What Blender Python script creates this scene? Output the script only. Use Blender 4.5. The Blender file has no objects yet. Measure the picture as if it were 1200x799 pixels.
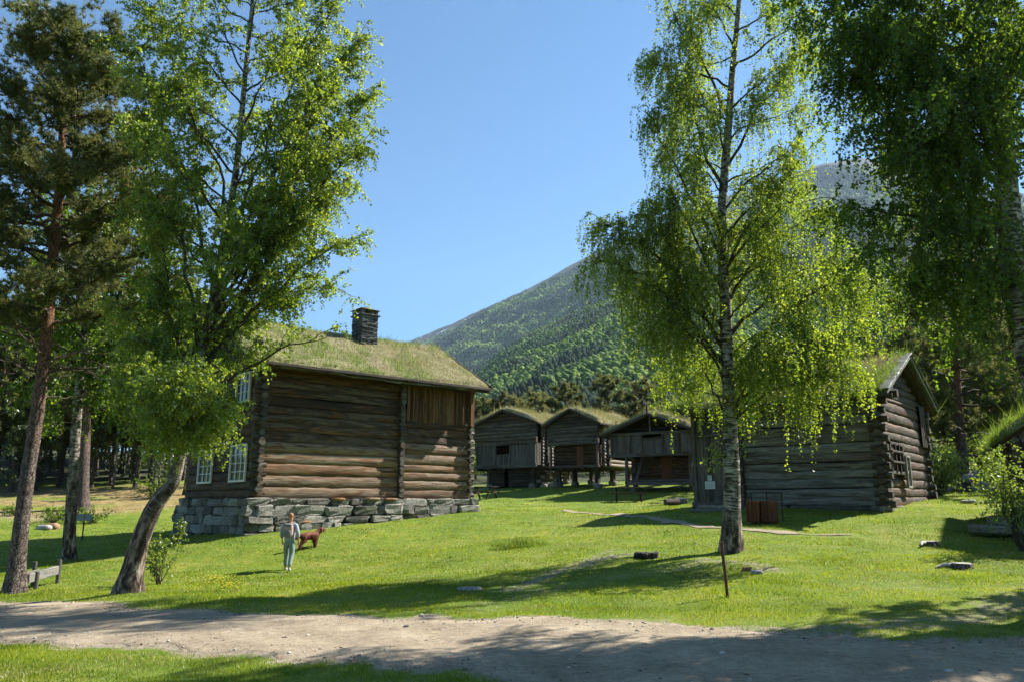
import bpy, math, random
import numpy as np
from mathutils import Vector, Matrix
sc = bpy.context.scene
col = sc.collection
PI = math.pi
# ------------------------------------------------------------------ camera
F = 900.0
PITCH = math.atan(188 / 900.0)
CP, SP = math.cos(PITCH), math.sin(PITCH)
cam = bpy.data.cameras.new('camera')
cam.sensor_width = 36.0
cam.lens = F / 1200 * 36
cam.clip_start = 0.1
cam.clip_end = 30000
camo = bpy.data.objects.new('camera', cam)
camo.rotation_euler = (PI / 2 + PITCH, 0, 0)
col.objects.link(camo)
sc.camera = camo

def at(u, v, Y):
    x = (u - 600) / F
    y = (399.5 - v) / F
    dy = CP - y * SP
    t = Y / dy
    return np.array([x * t, Y, (SP + y * CP) * t])

# ------------------------------------------------------------------ light
SUN_AZ, SUN_EL = math.radians(62), math.radians(44)
sdir = Vector((math.sin(SUN_AZ) * math.cos(SUN_EL), math.cos(SUN_AZ) * math.cos(SUN_EL), math.sin(SUN_EL)))
sun = bpy.data.lights.new('sun', 'SUN')
sun.energy = 5.0
sun.angle = math.radians(0.5)
sun.color = (1.0, 0.95, 0.86)
suno = bpy.data.objects.new('sun', sun)
suno.rotation_euler = sdir.to_track_quat('Z', 'Y').to_euler()
suno.location = (30, 20, 60)
col.objects.link(suno)
w = bpy.data.worlds.new('World')
sc.world = w
w.use_nodes = True
nt = w.node_tree
sky = nt.nodes.new('ShaderNodeTexSky')
sky.sky_type = 'NISHITA'
sky.sun_disc = False
sky.sun_elevation = SUN_EL
sky.sun_rotation = SUN_AZ
sky.altitude = 0
sky.air_density = 1.0
sky.dust_density = 0.0
sky.ozone_density = 6.0
bg = nt.nodes['Background']
bg.inputs['Strength'].default_value = 0.05
tint = nt.nodes.new('ShaderNodeMix'); tint.data_type = 'RGBA'; tint.blend_type = 'MULTIPLY'; tint.inputs[0].default_value = 1.0
tint.inputs[7].default_value = (.76, 1.10, 1.18, 1)
nt.links.new(sky.outputs[0], tint.inputs[6]); nt.links.new(tint.outputs[2], bg.inputs['Color'])
sc.view_settings.view_transform = 'Standard'
sc.view_settings.look = 'None'
sc.view_settings.exposure = 1.5
sc.view_settings.gamma = 1
sc.render.engine = 'CYCLES'
cy = sc.cycles
cy.max_bounces = 7
cy.diffuse_bounces = 1
cy.glossy_bounces = 2
cy.transmission_bounces = 4
cy.transparent_max_bounces = 8
cy.volume_bounces = 0
cy.caustics_reflective = False
cy.caustics_refractive = False
cy.use_denoising = True

# ------------------------------------------------------------------ tags
def tag(o, label=None, cat=None, group=None, kind=None):
    if label: o['label'] = label
    if cat: o['category'] = cat
    if group: o['group'] = group
    if kind: o['kind'] = kind
    return o

def empty(name, loc, rz=0.0, label=None, cat=None, group=None):
    o = bpy.data.objects.new(name, None)
    o.empty_display_size = 0.2
    o.location = [float(c) for c in loc]
    o.rotation_euler = (0, 0, rz)
    col.objects.link(o)
    return tag(o, label, cat, group)

def copy_thing(src, loc, rz, scale=1.0, label=None):
    c = src.copy()
    col.objects.link(c)
    c.location = [float(q) for q in loc]
    c.rotation_euler = (0, 0, rz)
    c.scale = (scale,) * 3 if not hasattr(scale, '__len__') else scale
    if label: c['label'] = label
    def rec(o, p):
        for ch in [k for k in KIDS.get(o.name, [])]:
            d = ch.copy()
            col.objects.link(d)
            d.parent = p
            rec(ch, d)
    rec(src, c)
    return c
KIDS = {}

# ------------------------------------------------------------------ mesh builder
def nrm(a):
    return a / np.maximum(np.linalg.norm(a, axis=-1, keepdims=True), 1e-9)

class MB:
    def __init__(s):
        s.V, s.UV, s.R, s.Q, s.T, s.QM, s.TM = [], [], [], [], [], [], []
        s.n = 0
    def add(s, v, quads=None, tris=None, uv=None, rnd=0.5, mat=0):
        v = np.asarray(v, dtype=np.float64).reshape(-1, 3)
        s.V.append(v)
        s.UV.append(np.zeros((len(v), 2)) if uv is None else np.asarray(uv, float).reshape(-1, 2))
        s.R.append(np.broadcast_to(np.asarray(rnd, float), (len(v),)).copy())
        if quads is not None and len(quads):
            q = np.asarray(quads, int).reshape(-1, 4)
            s.Q.append(q + s.n); s.QM.append(np.full(len(q), mat))
        if tris is not None and len(tris):
            t = np.asarray(tris, int).reshape(-1, 3)
            s.T.append(t + s.n); s.TM.append(np.full(len(t), mat))
        s.n += len(v)
    def grid(s, P, uv=None, rnd=0.5, mat=0):
        n, m = P.shape[:2]
        i = np.arange(n - 1)[:, None] * m + np.arange(m - 1)[None, :]
        q = np.stack([i, i + m, i + m + 1, i + 1], -1).reshape(-1, 4)
        s.add(P.reshape(-1, 3), quads=q, uv=uv, rnd=rnd, mat=mat)
    def tube(s, path, rad, sides=8, rnd=0.5, uo=0.0, mat=0, caps=True, ex=1.0, ref=None, bump=0.0, rng=None, flare=None, sq=1.0):
        """tube along path; ex scales the cross axis a; uv = (metres along, around)"""
        path = np.asarray(path, float); n = len(path)
        rad = np.broadcast_to(np.asarray(rad, float), (n,))
        t = np.gradient(path, axis=0); t = nrm(t)
        if ref is None:
            ref = np.array([1.0, 0, 0]) if abs(t[:, 2]).mean() > .75 else np.array([0, 0, 1.0])
        a = nrm(np.cross(t, ref)); b = np.cross(a, t)
        th = np.linspace(0, 2 * PI, sides + 1)
        rr = rad[:, None] * np.ones((1, sides + 1))
        if bump and rng is not None:
            k = rng.normal(0, bump, (n, sides)); k = np.concatenate([k, k[:, :1]], 1)
            rr = rr * (1 + k)
        if flare is not None:
            rr = rr * flare(np.arange(n), th)
        cs, sn = (np.sign(f(th)) * np.abs(f(th)) ** sq for f in (np.cos, np.sin))
        P = path[:, None] + rr[..., None] * (cs[None, :, None] * a[:, None] * ex + sn[None, :, None] * b[:, None])
        L = np.concatenate([[0], np.cumsum(np.linalg.norm(np.diff(path, axis=0), axis=1))])
        uv = np.stack(np.broadcast_arrays(L[:, None] + uo, th[None] * rad.mean()), -1)
        s.grid(P, uv=uv, rnd=rnd if np.ndim(rnd) == 0 else np.repeat(rnd, sides + 1), mat=mat)
        if caps:
            for e in (0, n - 1):
                ring = P[e, :sides]
                c = path[e]
                v = np.vstack([ring, c])
                k = np.arange(sides)
                tr = np.stack([k, (k + 1) % sides, np.full(sides, sides)], -1)
                s.add(v, tris=tr, uv=np.column_stack([(v - c) @ a[e] * .3 + uo, (v - c) @ b[e] * .3]), rnd=float(np.ravel(rnd)[0]), mat=mat)
    def tubes(s, P, R, sides=3, rnd=0.5, mat=0):
        """batch of thin tubes P (M,n,3) R (M,n)"""
        M, n = P.shape[:2]
        if M == 0: return
        t = nrm(np.gradient(P, axis=1))
        ref = np.array([0.31, 0.77, 0.55])
        a = nrm(np.cross(t, ref)); b = np.cross(a, t)
        th = np.arange(sides) * 2 * PI / sides
        V = P[:, :, None] + R[:, :, None, None] * (np.cos(th)[None, None, :, None] * a[:, :, None] + np.sin(th)[None, None, :, None] * b[:, :, None])
        base = (np.arange(M) * n * sides)[:, None, None]
        i = np.arange(n - 1)[None, :, None] * sides; k = np.arange(sides)[None, None, :]; k2 = (k + 1) % sides
        q = np.stack([base + i + k, base + i + sides + k, base + i + sides + k2, base + i + k2], -1).reshape(-1, 4)
        s.add(V.reshape(-1, 3), quads=q, rnd=rnd, mat=mat)
    def box(s, c, size, rot=None, ch=0.008, rnd=0.5, mat=0, along=0, jit=0.0, rng=None):
        """chamfered box; c centre, size full, rot 3x3; along = axis the grain follows"""
        h = np.asarray(size, float) / 2
        ch = min(ch, h.min() * .45)
        sg = np.array([[x, y, z] for x in (-1, 1) for y in (-1, 1) for z in (-1, 1)], float)
        V = np.zeros((24, 3))
        for i, g in enumerate(sg):
            for a in range(3):
                p = g * h
                for b in range(3):
                    if b != a: p[b] -= g[b] * ch
                V[i * 3 + a] = p
        if jit and rng is not None:
            V = V + np.repeat(rng.normal(0, jit, (8, 3)), 3, axis=0)
        idx = lambda x, y, z, a: ((x * 4 + y * 2 + z) * 3 + a)
        q, t = [], []
        for a in range(3):
            o = [k for k in range(3) if k != a]
            for sa in (0, 1):
                f = []
                for (p, r) in ((0, 0), (1, 0), (1, 1), (0, 1)):
                    b = [0, 0, 0]; b[a] = sa; b[o[0]] = p; b[o[1]] = r
                    f.append(idx(*b, a))
                q.append(f)
        for a in range(3):
            o = [k for k in range(3) if k != a]
            for p in (0, 1):
                for r in (0, 1):
                    b0 = [0, 0, 0]; b0[o[0]] = p; b0[o[1]] = r
                    b1 = list(b0); b1[a] = 1
                    q.append([idx(*b0, o[0]), idx(*b1, o[0]), idx(*b1, o[1]), idx(*b0, o[1])])
        for i in range(8): t.append([i * 3, i * 3 + 1, i * 3 + 2])
        o = [k for k in range(3) if k != along]
        uv = np.column_stack([V[:, along], V[:, o[0]] + V[:, o[1]]])
        if rng is not None: uv = uv + rng.uniform(0, 30, 2)
        else: uv = uv + np.array([c[0] * 3.1 + c[2] * 7.7, c[1] * 5.3 + c[0]])
        if rot is not None: V = V @ np.asarray(rot, float).T
        s.add(V + np.asarray(c, float), quads=q, tris=t, uv=uv, rnd=rnd, mat=mat)
    def beam(s, p0, p1, wd, hg, rnd=0.5, mat=0, ch=0.01, up=(0, 0, 1), rng=None, jit=0.0):
        p0 = np.asarray(p0, float); p1 = np.asarray(p1, float)
        t = p1 - p0; L = np.linalg.norm(t); t /= L
        up = np.asarray(up, float)
        if abs(t @ up) > .98: up = np.array([0, 1.0, 0])
        b = nrm(np.cross(t, up)); u2 = np.cross(b, t)
        s.box((p0 + p1) / 2, (L, wd, hg), rot=np.column_stack([t, b, u2]), ch=ch, rnd=rnd, mat=mat, rng=rng, jit=jit)
    def stone(s, c, size, rng, mat=0, rough=0.06, pw=0.35, rnd=None, n=7):
        """rounded block: superellipsoid with noise"""
        th = np.linspace(0, 2 * PI, 13); ph = np.linspace(-PI / 2, PI / 2, n + 2)
        f = lambda x: np.sign(x) * np.abs(x) ** pw
        x = f(np.cos(ph))[:, None] * f(np.cos(th))[None]; y = f(np.cos(ph))[:, None] * f(np.sin(th))[None]
        z = np.broadcast_to(f(np.sin(ph))[:, None], x.shape)
        P = np.stack([x, y, z], -1)
        d = rng.normal(0, rough, P.shape); d[:, -1] = d[:, 0]; d[0] = d[0, 0]; d[-1] = d[-1, 0]
        cj = rng.normal(0, rough * 2.6, (2, 2, 2, 3))
        wx, wy, wz = [np.clip(P[..., k] * .5 + .5, 0, 1) for k in range(3)]
        for a in (0, 1):
            for b in (0, 1):
                for c_ in (0, 1):
                    ww = (wx if a else 1 - wx) * (wy if b else 1 - wy) * (wz if c_ else 1 - wz)
                    d = d + ww[..., None] * cj[a, b, c_]
        P = (P + d) * np.asarray(size) / 2
        s.grid(P + np.asarray(c), rnd=rng.random() if rnd is None else rnd, mat=mat, uv=np.stack(np.broadcast_arrays(th[None], ph[:, None]), -1))
    def build(s, name, mats, parent=None, smooth=True, loc=None):
        me = bpy.data.meshes.new(name)
        V = np.concatenate(s.V); UV = np.concatenate(s.UV); R = np.concatenate(s.R)
        Q = np.concatenate(s.Q) if s.Q else np.zeros((0, 4), int)
        T = np.concatenate(s.T) if s.T else np.zeros((0, 3), int)
        QM = np.concatenate(s.QM) if s.QM else np.zeros(0, int)
        TM = np.concatenate(s.TM) if s.TM else np.zeros(0, int)
        if loc is not None: V = V - np.asarray(loc, float)
        loops = np.concatenate([Q.ravel(), T.ravel()]).astype(np.int32)
        starts = np.concatenate([np.arange(len(Q)) * 4, len(Q) * 4 + np.arange(len(T)) * 3]).astype(np.int32)
        me.vertices.add(len(V)); me.vertices.foreach_set('co', V.astype(np.float32).ravel())
        me.loops.add(len(loops)); me.loops.foreach_set('vertex_index', loops)
        me.polygons.add(len(starts)); me.polygons.foreach_set('loop_start', starts)
        me.polygons.foreach_set('material_index', np.concatenate([QM, TM]).astype(np.int32))
        me.polygons.foreach_set('use_smooth', np.full(len(starts), bool(smooth)))
        uvl = me.uv_layers.new(name='UVMap')
        uvl.data.foreach_set('uv', UV[loops].astype(np.float32).ravel())
        at_ = me.attributes.new('rnd', 'FLOAT', 'POINT')
        at_.data.foreach_set('value', R.astype(np.float32))
        me.update(calc_edges=True); me.validate()
        for m in (mats if isinstance(mats, (list, tuple)) else [mats]): me.materials.append(m)
        o = bpy.data.objects.new(name, me)
        col.objects.link(o)
        if loc is not None: o.location = [float(c) for c in loc]
        if parent is not None:
            o.parent = parent
            KIDS.setdefault(parent.name, []).append(o)
        return o

# ------------------------------------------------------------------ materials
class NT:
    def __init__(s, name):
        s.m = bpy.data.materials.new(name); s.m.use_nodes = True
        s.t = s.m.node_tree; s.p = s.t.nodes['Principled BSDF']
        s.out = s.t.nodes['Material Output']
        s.p.inputs['Specular IOR Level'].default_value = 0.25
    def n(s, typ, **kw):
        nd = s.t.nodes.new(typ)
        for k, v in kw.items():
            if k.startswith('_'): nd.inputs[k[1:].replace('_', ' ')].default_value = v
            else: setattr(nd, k, v)
        return nd
    def l(s, a, b): s.t.links.new(a, b)
    def coord(s, kind='Object'): return s.n('ShaderNodeTexCoord').outputs[kind]
    def pos(s): return s.n('ShaderNodeNewGeometry').outputs['Position']
    def mapping(s, vec, scale):
        m = s.n('ShaderNodeMapping'); m.inputs['Scale'].default_value = scale; s.l(vec, m.inputs['Vector']); return m.outputs[0]
    def noise(s, vec, scale, detail=4, rough=.55, dist=0.0):
        nd = s.n('ShaderNodeTexNoise', _Scale=scale, _Detail=detail, _Roughness=rough, _Distortion=dist)
        if vec is not None: s.l(vec, nd.inputs['Vector'])
        return nd.outputs['Fac']
    def ramp(s, fac, stops, interp='LINEAR'):
        r = s.n('ShaderNodeValToRGB'); r.color_ramp.interpolation = interp
        e = r.color_ramp.elements
        while len(e) < len(stops): e.new(.5)
        for k, (p, c) in enumerate(stops):
            e[k].position = p; e[k].color = (*(c if hasattr(c, '__len__') else (c,) * 3), 1)
        s.l(fac, r.inputs[0]); return r.outputs[0]
    def mix(s, fac, a, b, mode='MIX'):
        m = s.n('ShaderNodeMix', data_type='RGBA', blend_type=mode)
        for val, k in ((fac, 0), (a, 6), (b, 7)):
            if isinstance(val, (int, float)): m.inputs[k].default_value = val if k == 0 else (val,) * 3 + (1,)
            elif isinstance(val, tuple): m.inputs[k].default_value = (*val, 1)
            else: s.l(val, m.inputs[k])
        return m.outputs[2]
    def math(s, op, a, b=None, c=None, clamp=False):
        m = s.n('ShaderNodeMath', operation=op, use_clamp=clamp)
        for k, v in enumerate((a, b, c)):
            if v is None: continue
            if isinstance(v, (int, float)): m.inputs[k].default_value = v
            else: s.l(v, m.inputs[k])
        return m.outputs[0]
    def attr(s, name='rnd'):
        return s.n('ShaderNodeAttribute', attribute_name=name).outputs['Fac']
    def bump(s, h, strength=.5, dist=.02):
        b = s.n('ShaderNodeBump', _Strength=strength, _Distance=dist); s.l(h, b.inputs['Height'])
        s.l(b.outputs[0], s.p.inputs['Normal']); return b.outputs[0]
    def color(s, c): s.l(c, s.p.inputs['Base Color'])
    def rough(s, r): s.p.inputs['Roughness'].default_value = r

def log_material(name, stops, dark=0.45, spec=.25, rough=.7, stream=22.0):
    """weathered timber; UV u runs along the log in metres; rnd differs per log"""
    k = NT(name); r = k.attr()
    uv = k.coord('UV')
    cmb = k.n('ShaderNodeCombineXYZ'); sp = k.n('ShaderNodeSeparateXYZ'); k.l(uv, sp.inputs[0])
    k.l(sp.outputs[0], cmb.inputs[0]); k.l(sp.outputs[1], cmb.inputs[1])
    k.l(k.math('MULTIPLY', r, 37.0), cmb.inputs[2])
    v = cmb.outputs[0]
    fine = k.noise(k.mapping(v, (1.6, stream * 2.2, 1)), 1.0, 7, .68, .3)
    broad = k.noise(k.mapping(v, (.55, 3.2, 1)), 1.0, 4, .6, .5)
    tone = k.math('SUBTRACT', k.math('ADD', k.math('MULTIPLY', r, .42), k.math('MULTIPLY', broad, .95)), .14)
    base = k.ramp(tone, stops)
    streak = k.ramp(fine, [(.32, (dark * .35,) * 3), (.46, (.75,) * 3), (.62, (1.05,) * 3), (.8, (1.35,) * 3)])
    c = k.mix(1.0, base, streak, 'MULTIPLY')
    crack = k.ramp(k.noise(k.mapping(v, (.7, stream * .9, 1)), 1.0, 3, .5, .2), [(.33, 0.0), (.38, 1.0)])
    c = k.mix(k.math('MULTIPLY', k.math('SUBTRACT', 1.0, crack), .8), c, (.012, .01, .008))
    kn = k.n('ShaderNodeTexVoronoi', _Scale=1.0); k.l(k.mapping(v, (1.1, 6.5, 1)), kn.inputs['Vector'])
    c = k.mix(k.ramp(kn.outputs['Distance'], [(.05, .75), (.11, 0.0)]), c, (.02, .012, .008))
    h = k.math('ADD', fine, k.math('MULTIPLY', crack, .6))
    k.color(c); k.rough(rough); k.p.inputs['Specular IOR Level'].default_value = spec
    k.bump(h, .9, .03)
    return k.m

M = {}
M['logs_brown'] = log_material('weathered_brown_logs', [(.18, (.022, .013, .008)), (.36, (.06, .034, .018)), (.47, (.15, .075, .033)), (.54, (.045, .028, .018)), (.63, (.16, .115, .075)), (.72, (.07, .042, .026)), (.85, (.27, .13, .05))])
M['logs_sunlit'] = log_material('sunlit_silver_logs', [(.18, (.10, .055, .03)), (.38, (.22, .13, .075)), (.5, (.34, .25, .17)), (.6, (.17, .08, .035)), (.72, (.30, .17, .085)), (.9, (.42, .33, .24))])  # weathered silver logs, lightened: sunlight on the low wall put into the colour
M['logs_grey'] = log_material('grey_weathered_logs', [(.18, (.03, .024, .018)), (.4, (.085, .073, .058)), (.52, (.16, .145, .12)), (.66, (.085, .055, .032)), (.82, (.15, .125, .09))])
M['logs_barn'] = log_material('blue_grey_barn_logs', [(.18, (.065, .058, .05)), (.4, (.17, .165, .148)), (.52, (.28, .27, .245)), (.66, (.14, .11, .08)), (.82, (.26, .245, .21))])
M['logs_dark'] = log_material('dark_tarred_logs', [(.2, (.02, .015, .012)), (.45, (.055, .04, .03)), (.65, (.10, .07, .048)), (.85, (.13, .085, .05))])
M['planks_brown'] = log_material('brown_planks', [(.2, (.04, .022, .012)), (.45, (.12, .06, .025)), (.65, (.22, .11, .042)), (.85, (.30, .17, .08))])
M['planks_grey'] = log_material('grey_planks', [(.2, (.05, .045, .04)), (.45, (.12, .108, .092)), (.65, (.19, .17, .145)), (.85, (.13, .095, .06))])
M['silver_wood'] = log_material('silver_wood', [(.2, (.26, .24, .21)), (.5, (.40, .37, .33)), (.85, (.5, .47, .43))])
M['rust_planks'] = log_material('red_brown_planks', [(.2, (.07, .026, .012)), (.5, (.14, .05, .02)), (.85, (.2, .08, .032))])
M['table_wood'] = log_material('stained_table_wood', [(.2, (.04, .02, .014)), (.5, (.075, .038, .025)), (.85, (.11, .06, .04))])

def simple(name, c, rough=.6, metal=0.0, nscale=None, amp=.3, bump=.0, spec=.3):
    k = NT(name)
    if nscale:
        f = k.noise(k.coord('Object'), nscale, 6, .6)
        lo = tuple(x * (1 - amp) for x in c); hi = tuple(min(1, x * (1 + amp)) for x in c)
        k.color(k.ramp(f, [(.3, lo), (.7, hi)]))
        if bump: k.bump(f, bump, .02)
    else: k.p.inputs['Base Color'].default_value = (*c, 1)
    k.rough(rough); k.p.inputs['Metallic'].default_value = metal; k.p.inputs['Specular IOR Level'].default_value = spec
    return k.m
M['white_paint'] = simple('white_paint', (.72, .72, .68), .45, 0, 9, .12)
M['iron'] = simple('rusty_iron', (.10, .045, .03), .7, .3, 30, .4, .3)
M['dark_metal'] = simple('dark_metal', (.03, .03, .03), .5, .5, 20, .3)
M['paper'] = simple('paper', (.62, .64, .62), .6)
M['dark_inside'] = simple('shadowed_interior_wall', (.03, .025, .02), .9, 0, 3, .3)
M['slate'] = simple('slate', (.10, .10, .095), .6, 0, 4, .4, .4)

k = NT('window_glass'); k.p.inputs['Base Color'].default_value = (.05, .06, .065, 1); k.rough(.06); k.p.inputs['Specular IOR Level'].default_value = .9
M['glass'] = k.m

def stone_material(name, a, b, c, lichen=(.16, .17, .10)):
    k = NT(name); co = k.coord('Object'); r = k.attr()
    n1 = k.noise(co, 3.5, 8, .65, .4); n2 = k.noise(co, 22, 6, .7)
    base = k.ramp(k.math('ADD', k.math('MULTIPLY', r, .5), k.math('MULTIPLY', n1, .6)), [(.3, a), (.55, b), (.8, c)])
    sp = k.ramp(n2, [(.36, .25), (.5, .95), (.68, 1.45)])
    cc = k.mix(1.0, base, sp, 'MULTIPLY')
    lm = k.ramp(k.noise(co, 1.7, 5, .6), [(.54, 0.0), (.64, 1.0)])
    cc = k.mix(k.math('MULTIPLY', lm, .45), cc, lichen)
    k.color(cc); k.rough(.85); k.bump(k.math('ADD', n1, n2), .9, .035)
    return k.m
M['stone'] = stone_material('foundation_stone', (.09, .085, .072), (.19, .18, .155), (.32, .305, .265))
M['chimney_stone'] = stone_material('chimney_slate', (.05, .052, .05), (.10, .105, .10), (.22, .22, .21), (.13, .14, .1))
M['rust_stone'] = stone_material('rusty_stone', (.2, .1, .05), (.32, .16, .07), (.36, .24, .15), (.2, .14, .08))
M['pale_stone'] = stone_material('pale_rubble', (.22, .21, .19), (.36, .34, .31), (.45, .43, .40))

def leaf_material(name, refl, trans, var=.35, tmix=.5, gloss=.06):
    k = NT(name); r = k.attr()
    def shade(c):
        lo = tuple(x * (1 - var) for x in c); hi = tuple(x * (1 + var) for x in c)
        hy = (hi[0] * 1.25, hi[1] * 1.0, hi[2] * .8)
        return k.ramp(r, [(0.0, lo), (.55, c), (1.0, hy)])
    d = k.n('ShaderNodeBsdfDiffuse'); t = k.n('ShaderNodeBsdfTranslucent'); g = k.n('ShaderNodeBsdfGlossy', _Roughness=.42)
    k.l(shade(refl), d.inputs[0]); k.l(shade(trans), t.inputs[0]); g.inputs[0].default_value = (.8, .85, .8, 1)
    m1 = k.n('ShaderNodeMixShader', _Fac=tmix); k.l(d.outputs[0], m1.inputs[1]); k.l(t.outputs[0], m1.inputs[2])
    m2 = k.n('ShaderNodeMixShader', _Fac=gloss); k.l(m1.outputs[0], m2.inputs[1]); k.l(g.outputs[0], m2.inputs[2])
    k.l(m2.outputs[0], k.out.inputs[0]); k.t.nodes.remove(k.p)
    return k.m
M['birch_leaf'] = leaf_material('birch_leaf', (.07, .125, .014), (.40, .55, .035), .4, .5, .05)
M['birch_leaf_dark'] = leaf_material('birch_leaf_dark', (.022, .05, .008), (.24, .40, .022), .35, .45, .03)  # leaf copy darkened to carry the shade of the overhanging birch's crown
M['birch_leaf_shaded'] = leaf_material('shaded_birch_leaf', (.03, .055, .012), (.09, .15, .02))  # birch leaf darkened; the wood edge's shade is put into its colour
M['bush_leaf'] = leaf_material('bush_leaf', (.09, .15, .025), (.3, .42, .04))
M['needle'] = leaf_material('pine_needle', (.095, .11, .038), (.20, .23, .06), .35, .4, .03)
M['needle_brown'] = leaf_material('pine_needle_brown', (.13, .14, .05), (.25, .26, .08), .35, .42, .03)
M['grass_blade'] = leaf_material('grass_blade', (.125, .18, .01), (.26, .35, .010), .45, .5, .015)
M['sod_blade'] = leaf_material('sod_blade', (.22, .21, .09), (.32, .33, .10), .45, .4, .03)
M['sod_green'] = leaf_material('sod_green_blade', (.12, .18, .03), (.24, .36, .04), .4, .4, .03)
M['dry_grass'] = leaf_material('dry_grass', (.38, .34, .17), (.34, .30, .13), .25, .3, .03)

def bark(name, kind):
    k = NT(name); uv = k.coord('UV'); r = k.attr()
    if kind == 'birch':
        len_ = k.noise(k.mapping(uv, (26, 5, 1)), 1.0, 3, .55, .4)
        blot = k.noise(k.mapping(uv, (3.2, 2.4, 1)), 1.0, 5, .65, .6)
        marks = k.ramp(len_, [(.52, 0.0), (.59, 1.0)])
        blm = k.ramp(blot, [(.50, 0.0), (.58, 1.0)])
        white = k.ramp(k.noise(uv, 7, 4), [(.3, (.22, .195, .16)), (.7, (.46, .42, .36))])
        c = k.mix(marks, white, (.05, .04, .035)); c = k.mix(k.math('MULTIPLY', blm, .9), c, (.045, .035, .028))
        # old rough bark at the foot: rnd holds height up the trunk in 0..1
        fis = k.noise(k.mapping(uv, (2.2, 13, 1)), 1.0, 6, .7, .5)
        old = k.ramp(fis, [(.40, (.012, .008, .006)), (.49, (.07, .048, .034)), (.56, (.22, .17, .125)), (.66, (.40, .35, .28))])
        e = k.math('ADD', r, k.math('MULTIPLY', k.math('SUBTRACT', blot, .5), .55))
        f = k.ramp(e, [(.09, 1.0), (.26, 0.0)])
        k.color(k.mix(f, c, old)); k.bump(k.mix(f, marks, fis), 1.0, .06)
    elif kind == 'pine':
        vo = k.n('ShaderNodeTexVoronoi', feature='DISTANCE_TO_EDGE', _Scale=1.0); k.l(k.mapping(uv, (9, 26, 1)), vo.inputs['Vector'])
        pl = k.ramp(vo.outputs['Distance'], [(.0, .0), (.10, 1.0)])
        nn = k.noise(k.mapping(uv, (5, 16, 1)), 1.0, 6, .7)
        low = k.ramp(nn, [(.35, (.05, .036, .03)), (.5, (.13, .10, .085)), (.68, (.26, .21, .18))])
        hi = k.ramp(nn, [(.35, (.14, .06, .028)), (.65, (.32, .15, .07))])
        f = k.ramp(k.math('ADD', r, k.math('MULTIPLY', nn, .2)), [(.35, 0.0), (.6, 1.0)])
        c = k.mix(f, low, hi); k.color(k.mix(pl, (.035, .024, .02), c)); k.bump(k.math('ADD', pl, nn), .9, .04)
    else:
        nn = k.noise(k.mapping(uv, (3, 14, 1)), 1.0, 5, .7)
        k.color(k.ramp(nn, [(.35, (.03, .022, .016)), (.65, (.10, .075, .055))])); k.bump(nn, .6, .02)
    k.rough(.85)
    return k.m
M['birch_bark'] = bark('birch_bark', 'birch'); M['pine_bark'] = bark('pine_bark', 'pine'); M['twig_bark'] = bark('twig_bark', 'twig')
# ------------------------------------------------------------------ terrain
_ctrl = [(3.89, 14.5, -1.69), (5.52, 20, -1.21), (-6.57, 23.2, -2.0), (-9.34, 28, -1.05), (-1.55, 34.8, -.39), (-14.59, 34, -1.38),
 (-12.43, 20, -2.19), (-8.37, 17.5, -1.95), (-15.04, 27, -1.91), (-17.37, 32, -1.5), (-23.0, 42, -.42), (-37.2, 62, 1.3), (-20, 60, 1.6), (-30, 52, .5),
 (12.55, 26, -.29), (7.12, 30.5, -.31), (17.15, 31.5, .15), (21.97, 38, .55), (10.58, 20, -1.1), (9.58, 17, -1.4), (14, 22, -.87),
 (6.45, 43, -.02), (-1.74, 50, .2), (-2.49, 8, -1.74), (2.49, 8, -1.72), (3.16, 19, -1.35), (24.95, 40, 1.18), (0, 0, -1.65), (-3, -6, -1.6), (4, -6, -1.6),
 (1.71, 56, .99), (5.73, 52, .9), (10.04, 47, .58), (6.5, 50, .55), (-2, 60, 1.0), (0, 70, 1.8), (10, 62, 1.6), (-7, 13, -1.9), (-12, 13, -2.05), (8, 11, -1.65), (13, 14, -1.5),
 (0, 15, -1.75), (0, 24, -1.35), (1, 30, -.85), (-3.5, 29.6, -1.0), (4, 36, -.5), (-22, 26, -1.9), (-30, 30, -1.2), (-20, 18, -2.2),
 (-40, 90, 4.5), (0, 120, 5), (60, 120, 12), (40, 60, 4), (-70, 120, 8), (-80, 50, 1.5), (-60, 10, -2.5), (60, 20, 1.5), (0, -40, -1.8), (60, -40, -1), (-60, -40, -2.5), (120, 80, 16), (-140, 80, 8), (140, -20, 4), (-140, -20, -3)]
_cp = np.array(_ctrl, float)
def _phi(r): return np.where(r > 1e-6, r * r * np.log(np.maximum(r, 1e-6)), 0.0)
_n = len(_cp)
_A = _phi(np.linalg.norm(_cp[:, None, :2] - _cp[None, :, :2], axis=-1)) + np.eye(_n) * 6.0
_P = np.column_stack([np.ones(_n), _cp[:, :2]])
_S = np.block([[_A, _P], [_P.T, np.zeros((3, 3))]])
_W = np.linalg.solve(_S, np.concatenate([_cp[:, 2], np.zeros(3)]))
def lump(x, y):
    return .035 * np.sin(x * 1.3 + 1.7 * np.sin(y * .7)) * np.sin(y * 1.1 + 1.3) + .02 * np.sin(x * 3.1 + y * 2.3) * np.sin(y * 2.9 - x)
def gz(x, y):
    x = np.asarray(x, float); y = np.asarray(y, float)
    sh = np.broadcast(x, y).shape
    xx = np.broadcast_to(x, sh).ravel(); yy = np.broadcast_to(y, sh).ravel()
    xc = np.clip(xx, -140, 140); yc = np.clip(yy, -40, 120)
    r = np.sqrt((xc[:, None] - _cp[None, :, 0]) ** 2 + (yc[:, None] - _cp[None, :, 1]) ** 2)
    z = _phi(r) @ _W[:_n] + _W[_n] + _W[_n + 1] * xc + _W[_n + 2] * yc + lump(xx, yy)
    return z.reshape(sh) if sh else float(z[0])
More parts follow.
